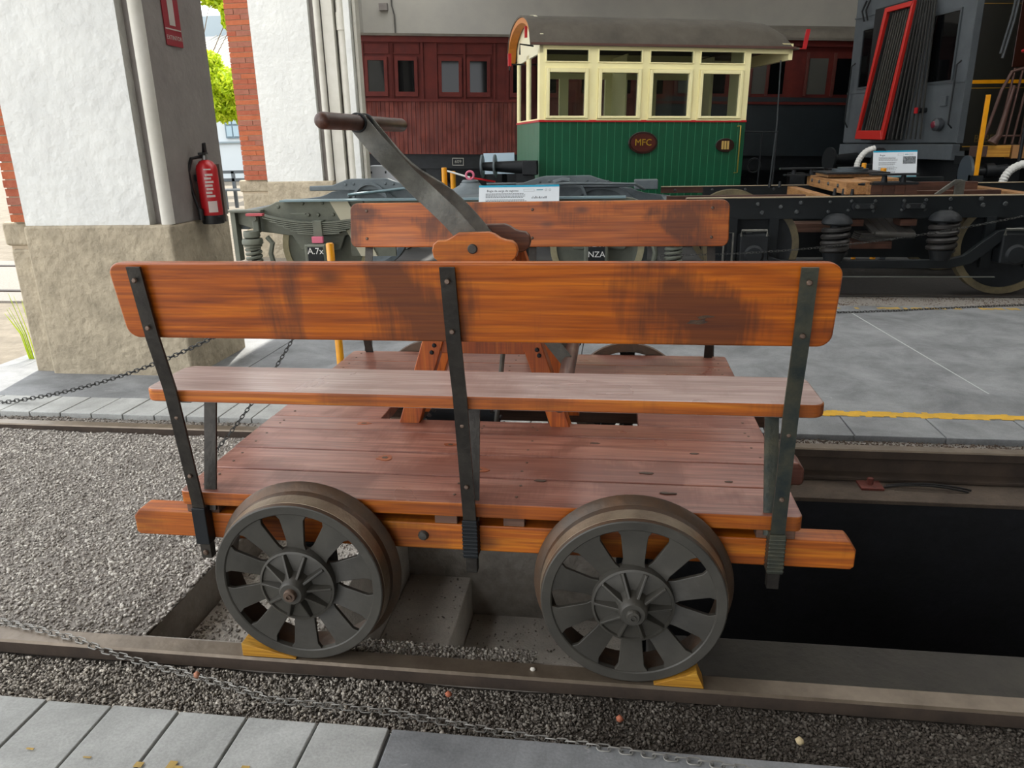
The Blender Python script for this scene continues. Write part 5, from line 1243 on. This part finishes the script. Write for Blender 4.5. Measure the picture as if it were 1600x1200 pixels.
def label_on_cyl(z0, z1, a0, a1, rr, name, mat, n=8):
    P = []
    for z in (z0, z1):
        for i in range(n+1):
            a = a0+(a1-a0)*i/n
            for q in (rr, rr+.0012): P.append((ex+q*math.cos(a), ey+q*math.sin(a), z))
    fs = []; K = 2*(n+1)
    for i in range(n):
        a = 2*i; fs += [(a+1, a+3, K+a+3, K+a+1), (a, K+a, K+a+2, a+2), (K+a, K+a+1, K+a+3, K+a+2), (a, a+2, a+3, a+1)]
    fs += [(0, 1, K+1, K), (2*n, K+2*n, K+2*n+1, 2*n+1)]
    MB().add(P, fs).build(name, mat, fx)
LW = plain('label_white', 'c8b8b0', .5)
label_on_cyl(1.005, 1.075, -1.35, -.5, r, 'paper_label', LW)
for i in range(7): label_on_cyl(1.10+i*.022, 1.10+i*.022+.013, -1.4+random.uniform(0, .1), -.75+random.uniform(-.1, .25), r, 'label_line', LW)
label_on_cyl(1.268, 1.276, -1.35, -.7, r, 'label_line', LW)
bx('pipe_cover', plain('pier_pipe', '77736c', .6), fx, -1.80, -1.77, 3.09, 3.11, .93, 1.3)
es = thing('extinguisher_sign', 'red fire extinguisher sign on the shaded side of the left pier', 'sign', (-1.866, 2.93, 2.0))
SR = plain('sign_red', '8c1c2a', .5); SW = plain('sign_pale', 'b0a8a0', .5)
bx('panel', SR, es, -1.869, -1.864, 2.84, 3.02, 1.995, 2.36)
bx('divider', SW, es, -1.8645, -1.8625, 2.845, 3.015, 2.085, 2.092)
P = [(.0, 0), (.042, 0), (.042, .16), (.03, .185), (.012, .195), (.012, .215), (-.012, .215), (-.012, .195), (-.03, .185), (-.042, .16), (-.042, 0)]
MB().prism([(2.93+a*.75, 2.11+b) for a, b in P], lambda u, v, w: (w, u, v), -1.8645, -1.8625).build('extinguisher_symbol', SW, es)
MB().tube([(-1.8635, 2.93+.01, 2.33), (-1.8635, 2.88, 2.325), (-1.8635, 2.875, 2.26)], .004, 5).build('hose_symbol', SW, es)
text('EXTINTOR', .034, TM((-1.8635, 2.93, 2.04), (0, 1, 0), (0, 0, 1)), SW, 'lettering', es, .0008)

# ------------------------------------------------------------------ outdoors through the arch
ob = thing('building', 'pale yard building with ribbed roof and paned window seen through the arch', 'building', (-15.5, 30, 0))
WB_ = plain('yard_wall', 'b8c0c4', .8); RFM = plain('ribbed_roof', 'b4b4ae', .6)
bx('wall', WB_, ob, -24, -11, 30.4, 36, 0, 4.2)
MB().hexa([(-24, 30, 4.25), (-11, 30, 4.25), (-11, 36, 6.4), (-24, 36, 6.4), (-24, 30, 4.35), (-11, 30, 4.35), (-11, 36, 6.5), (-24, 36, 6.5)]).build('roof', RFM, ob)
for i in range(28):
    x = -18.5+i*.25; MB().hexa([(x, 30, 4.35), (x+.05, 30, 4.35), (x+.05, 36, 6.5), (x, 36, 6.5), (x, 30, 4.4), (x+.05, 30, 4.4), (x+.05, 36, 6.55), (x, 36, 6.55)]).build('roof_rib', RFM, ob)
bx('ridge_wall', plain('clerestory_grey', '8a969c', .7), ob, -24, -11, 36, 36.3, 6, 7.4)
wn = bx('window', plain('window_slate', '5f7480', .5), ob, -15.75, -14.2, 30.33, 30.4, 1.75, 3.3)
for i in range(5):
    for j in range(3):
        x = -15.68+i*.3; z = 1.82+j*.5; bx('pane', plain('pane_blue', '8ea6b2', .15), wn, x, x+.24, 30.3, 30.33, z, z+.42)
bx('plinth_band', plain('band_grey', '7c8a90', .7), ob, -24, -11, 30.3, 30.4, 1.55, 1.62)
be = thing('bench', 'grey slatted yard bench seen through the arch below the window', 'bench', (-8.0, 15.5, 0))
SB = plain('bench_slat', '4a5054', .6)
for z in (.62, .8): bx('back_rail', SB, be, -9.3, -7.3, 15.9, 15.94, z, z+.07)
bx('seat_slat', SB, be, -9.3, -7.3, 15.4, 15.6, .42, .46); bx('seat_slat', SB, be, -9.3, -7.3, 15.63, 15.83, .42, .46)
for x in (-9.2, -8.3, -7.4): bx('leg', SB, be, x, x+.07, 15.4, 15.46, 0, .42); bx('leg', SB, be, x, x+.07, 15.9, 15.96, 0, .85)
def leafmat():
    m, nt, p = base('spring_leaves', .6)
    g = N(nt, 'ShaderNodeNewGeometry'); c = ramp(nt, g.outputs['Random Per Island'], [(0, '93ac12'), (.5, 'b8cc1c'), (1, 'd6e040')])
    nt.links.new(c, p.inputs['Base Color'])
    tl = N(nt, 'ShaderNodeBsdfTranslucent'); nt.links.new(c, tl.inputs[0]); mx = N(nt, 'ShaderNodeMixShader'); mx.inputs[0].default_value = .45
    o = nt.nodes['Material Output']; nt.links.new(p.outputs[0], mx.inputs[1]); nt.links.new(tl.outputs[0], mx.inputs[2]); nt.links.new(mx.outputs[0], o.inputs[0]); return m
LEAF = leafmat(); BARK = plain('bark', '6a5a48', .9, 0, '7c6a55', 8, .5)
def tree(x, y, blobs, n, label, s=.12):
    o = thing('tree', label, 'tree', (x, y, 0))
    MB().tube([(x, y, 0), (x+.05, y, 1.5), (x-.05, y, 3.2)], [.14, .11, .06], 10).build('trunk', BARK, o, smooth=True)
    mb = MB()
    for bxx, by, bz, br in blobs: mb.tube([(x-.02, y, 2.2), ((x+bxx)/2, (y+by)/2, (2.4+bz)/2+.2), (bxx, by, bz)], [.03, .018, .006], 6)
    mb.build('branches', BARK, o)
    vs = []; fs = []
    for i in range(n):
        b = random.choice(blobs); v = Vector((random.gauss(0, 1), random.gauss(0, 1), random.gauss(0, 1))).normalized()*b[3]*random.random()**.4
        c = Vector(b[:3])+Vector((v.x, v.y, v.z*.8)); d = Vector((random.uniform(-1, 1), random.uniform(-1, 1), random.uniform(-1, 1))).normalized(); e = d.orthogonal().normalized()
        k = s*random.uniform(.6, 1.2); q = len(vs); vs += [c-d*k, c+e*k*.45, c+d*k, c-e*k*.45+d.cross(e)*k*.15]; fs.append((q, q+1, q+2, q+3))
    m = MB(); m.v = vs; m.f = fs; f = m.build('foliage', LEAF, o); f['kind'] = 'stuff'
tree(-9.6, 19.5, [(-10.2, 19.5, 3.1, .6), (-9.6, 19.4, 3.0, .6), (-9.5, 19.6, 2.4, .5), (-10.2, 19.5, 2.45, .5), (-10.4, 19.5, 3.6, .4), (-9.3, 19.5, 2.7, .45), (-10.7, 19.5, 3.2, .5)], 8000, 'tree with bright yellow green spring leaves beyond the arch', .085)
tree(-13.6, 24, [(-12.3, 24, 6.3, .7), (-11.6, 24, 5.9, .7), (-12.9, 24, 6.6, .8), (-11.7, 24, 5.3, .4)], 4200, 'higher leafy branches of a spring tree above the yard roof', .12)
tree(-14.8, 12.5, [(-14.6, 12.5, 3.2, 1.2), (-13.9, 12.5, 3.6, 1.2), (-15.5, 12.5, 3.4, 1.2)], 2500, 'spring tree far left behind the brick edge of the first pier', .14)
gt = thing('grass_tuft', 'thin green grass stems growing at the foot of the left pier', 'grass', (-3.3, 3.0, 0))
mb = MB()
for i in range(9):
    a = random.uniform(0, 6); mb.tube([(-3.25+.04*math.cos(a), 2.9, -.02), (-3.27+.05*math.cos(a), 2.9, .18), (-3.33+.08*math.cos(a), 2.9, random.uniform(.3, .48))], [.004, .003, .001], 4)
mb.build('blades', LEAF, gt)

# repeats of a kind carry one group
GROUPS = {'rail': 'running rails of the tracks', 'wheel chock': 'yellow chocks under the front wheels', 'chain': 'barrier chains around the tracks', 'post': 'yellow barrier posts', 'tree': 'trees beyond the arch', 'hose': 'white ribbed hoses', 'bogie': 'bogies on the track behind the platform'}
for o in sc.objects:
    if o.parent is None and o.get('category') in GROUPS and not o.get('group'): o['group'] = GROUPS[o['category']]
tag(bpy.data.objects['information_board'], None, None, 'information boards'); tag(bpy.data.objects['information_board.001'], None, None, 'information boards')
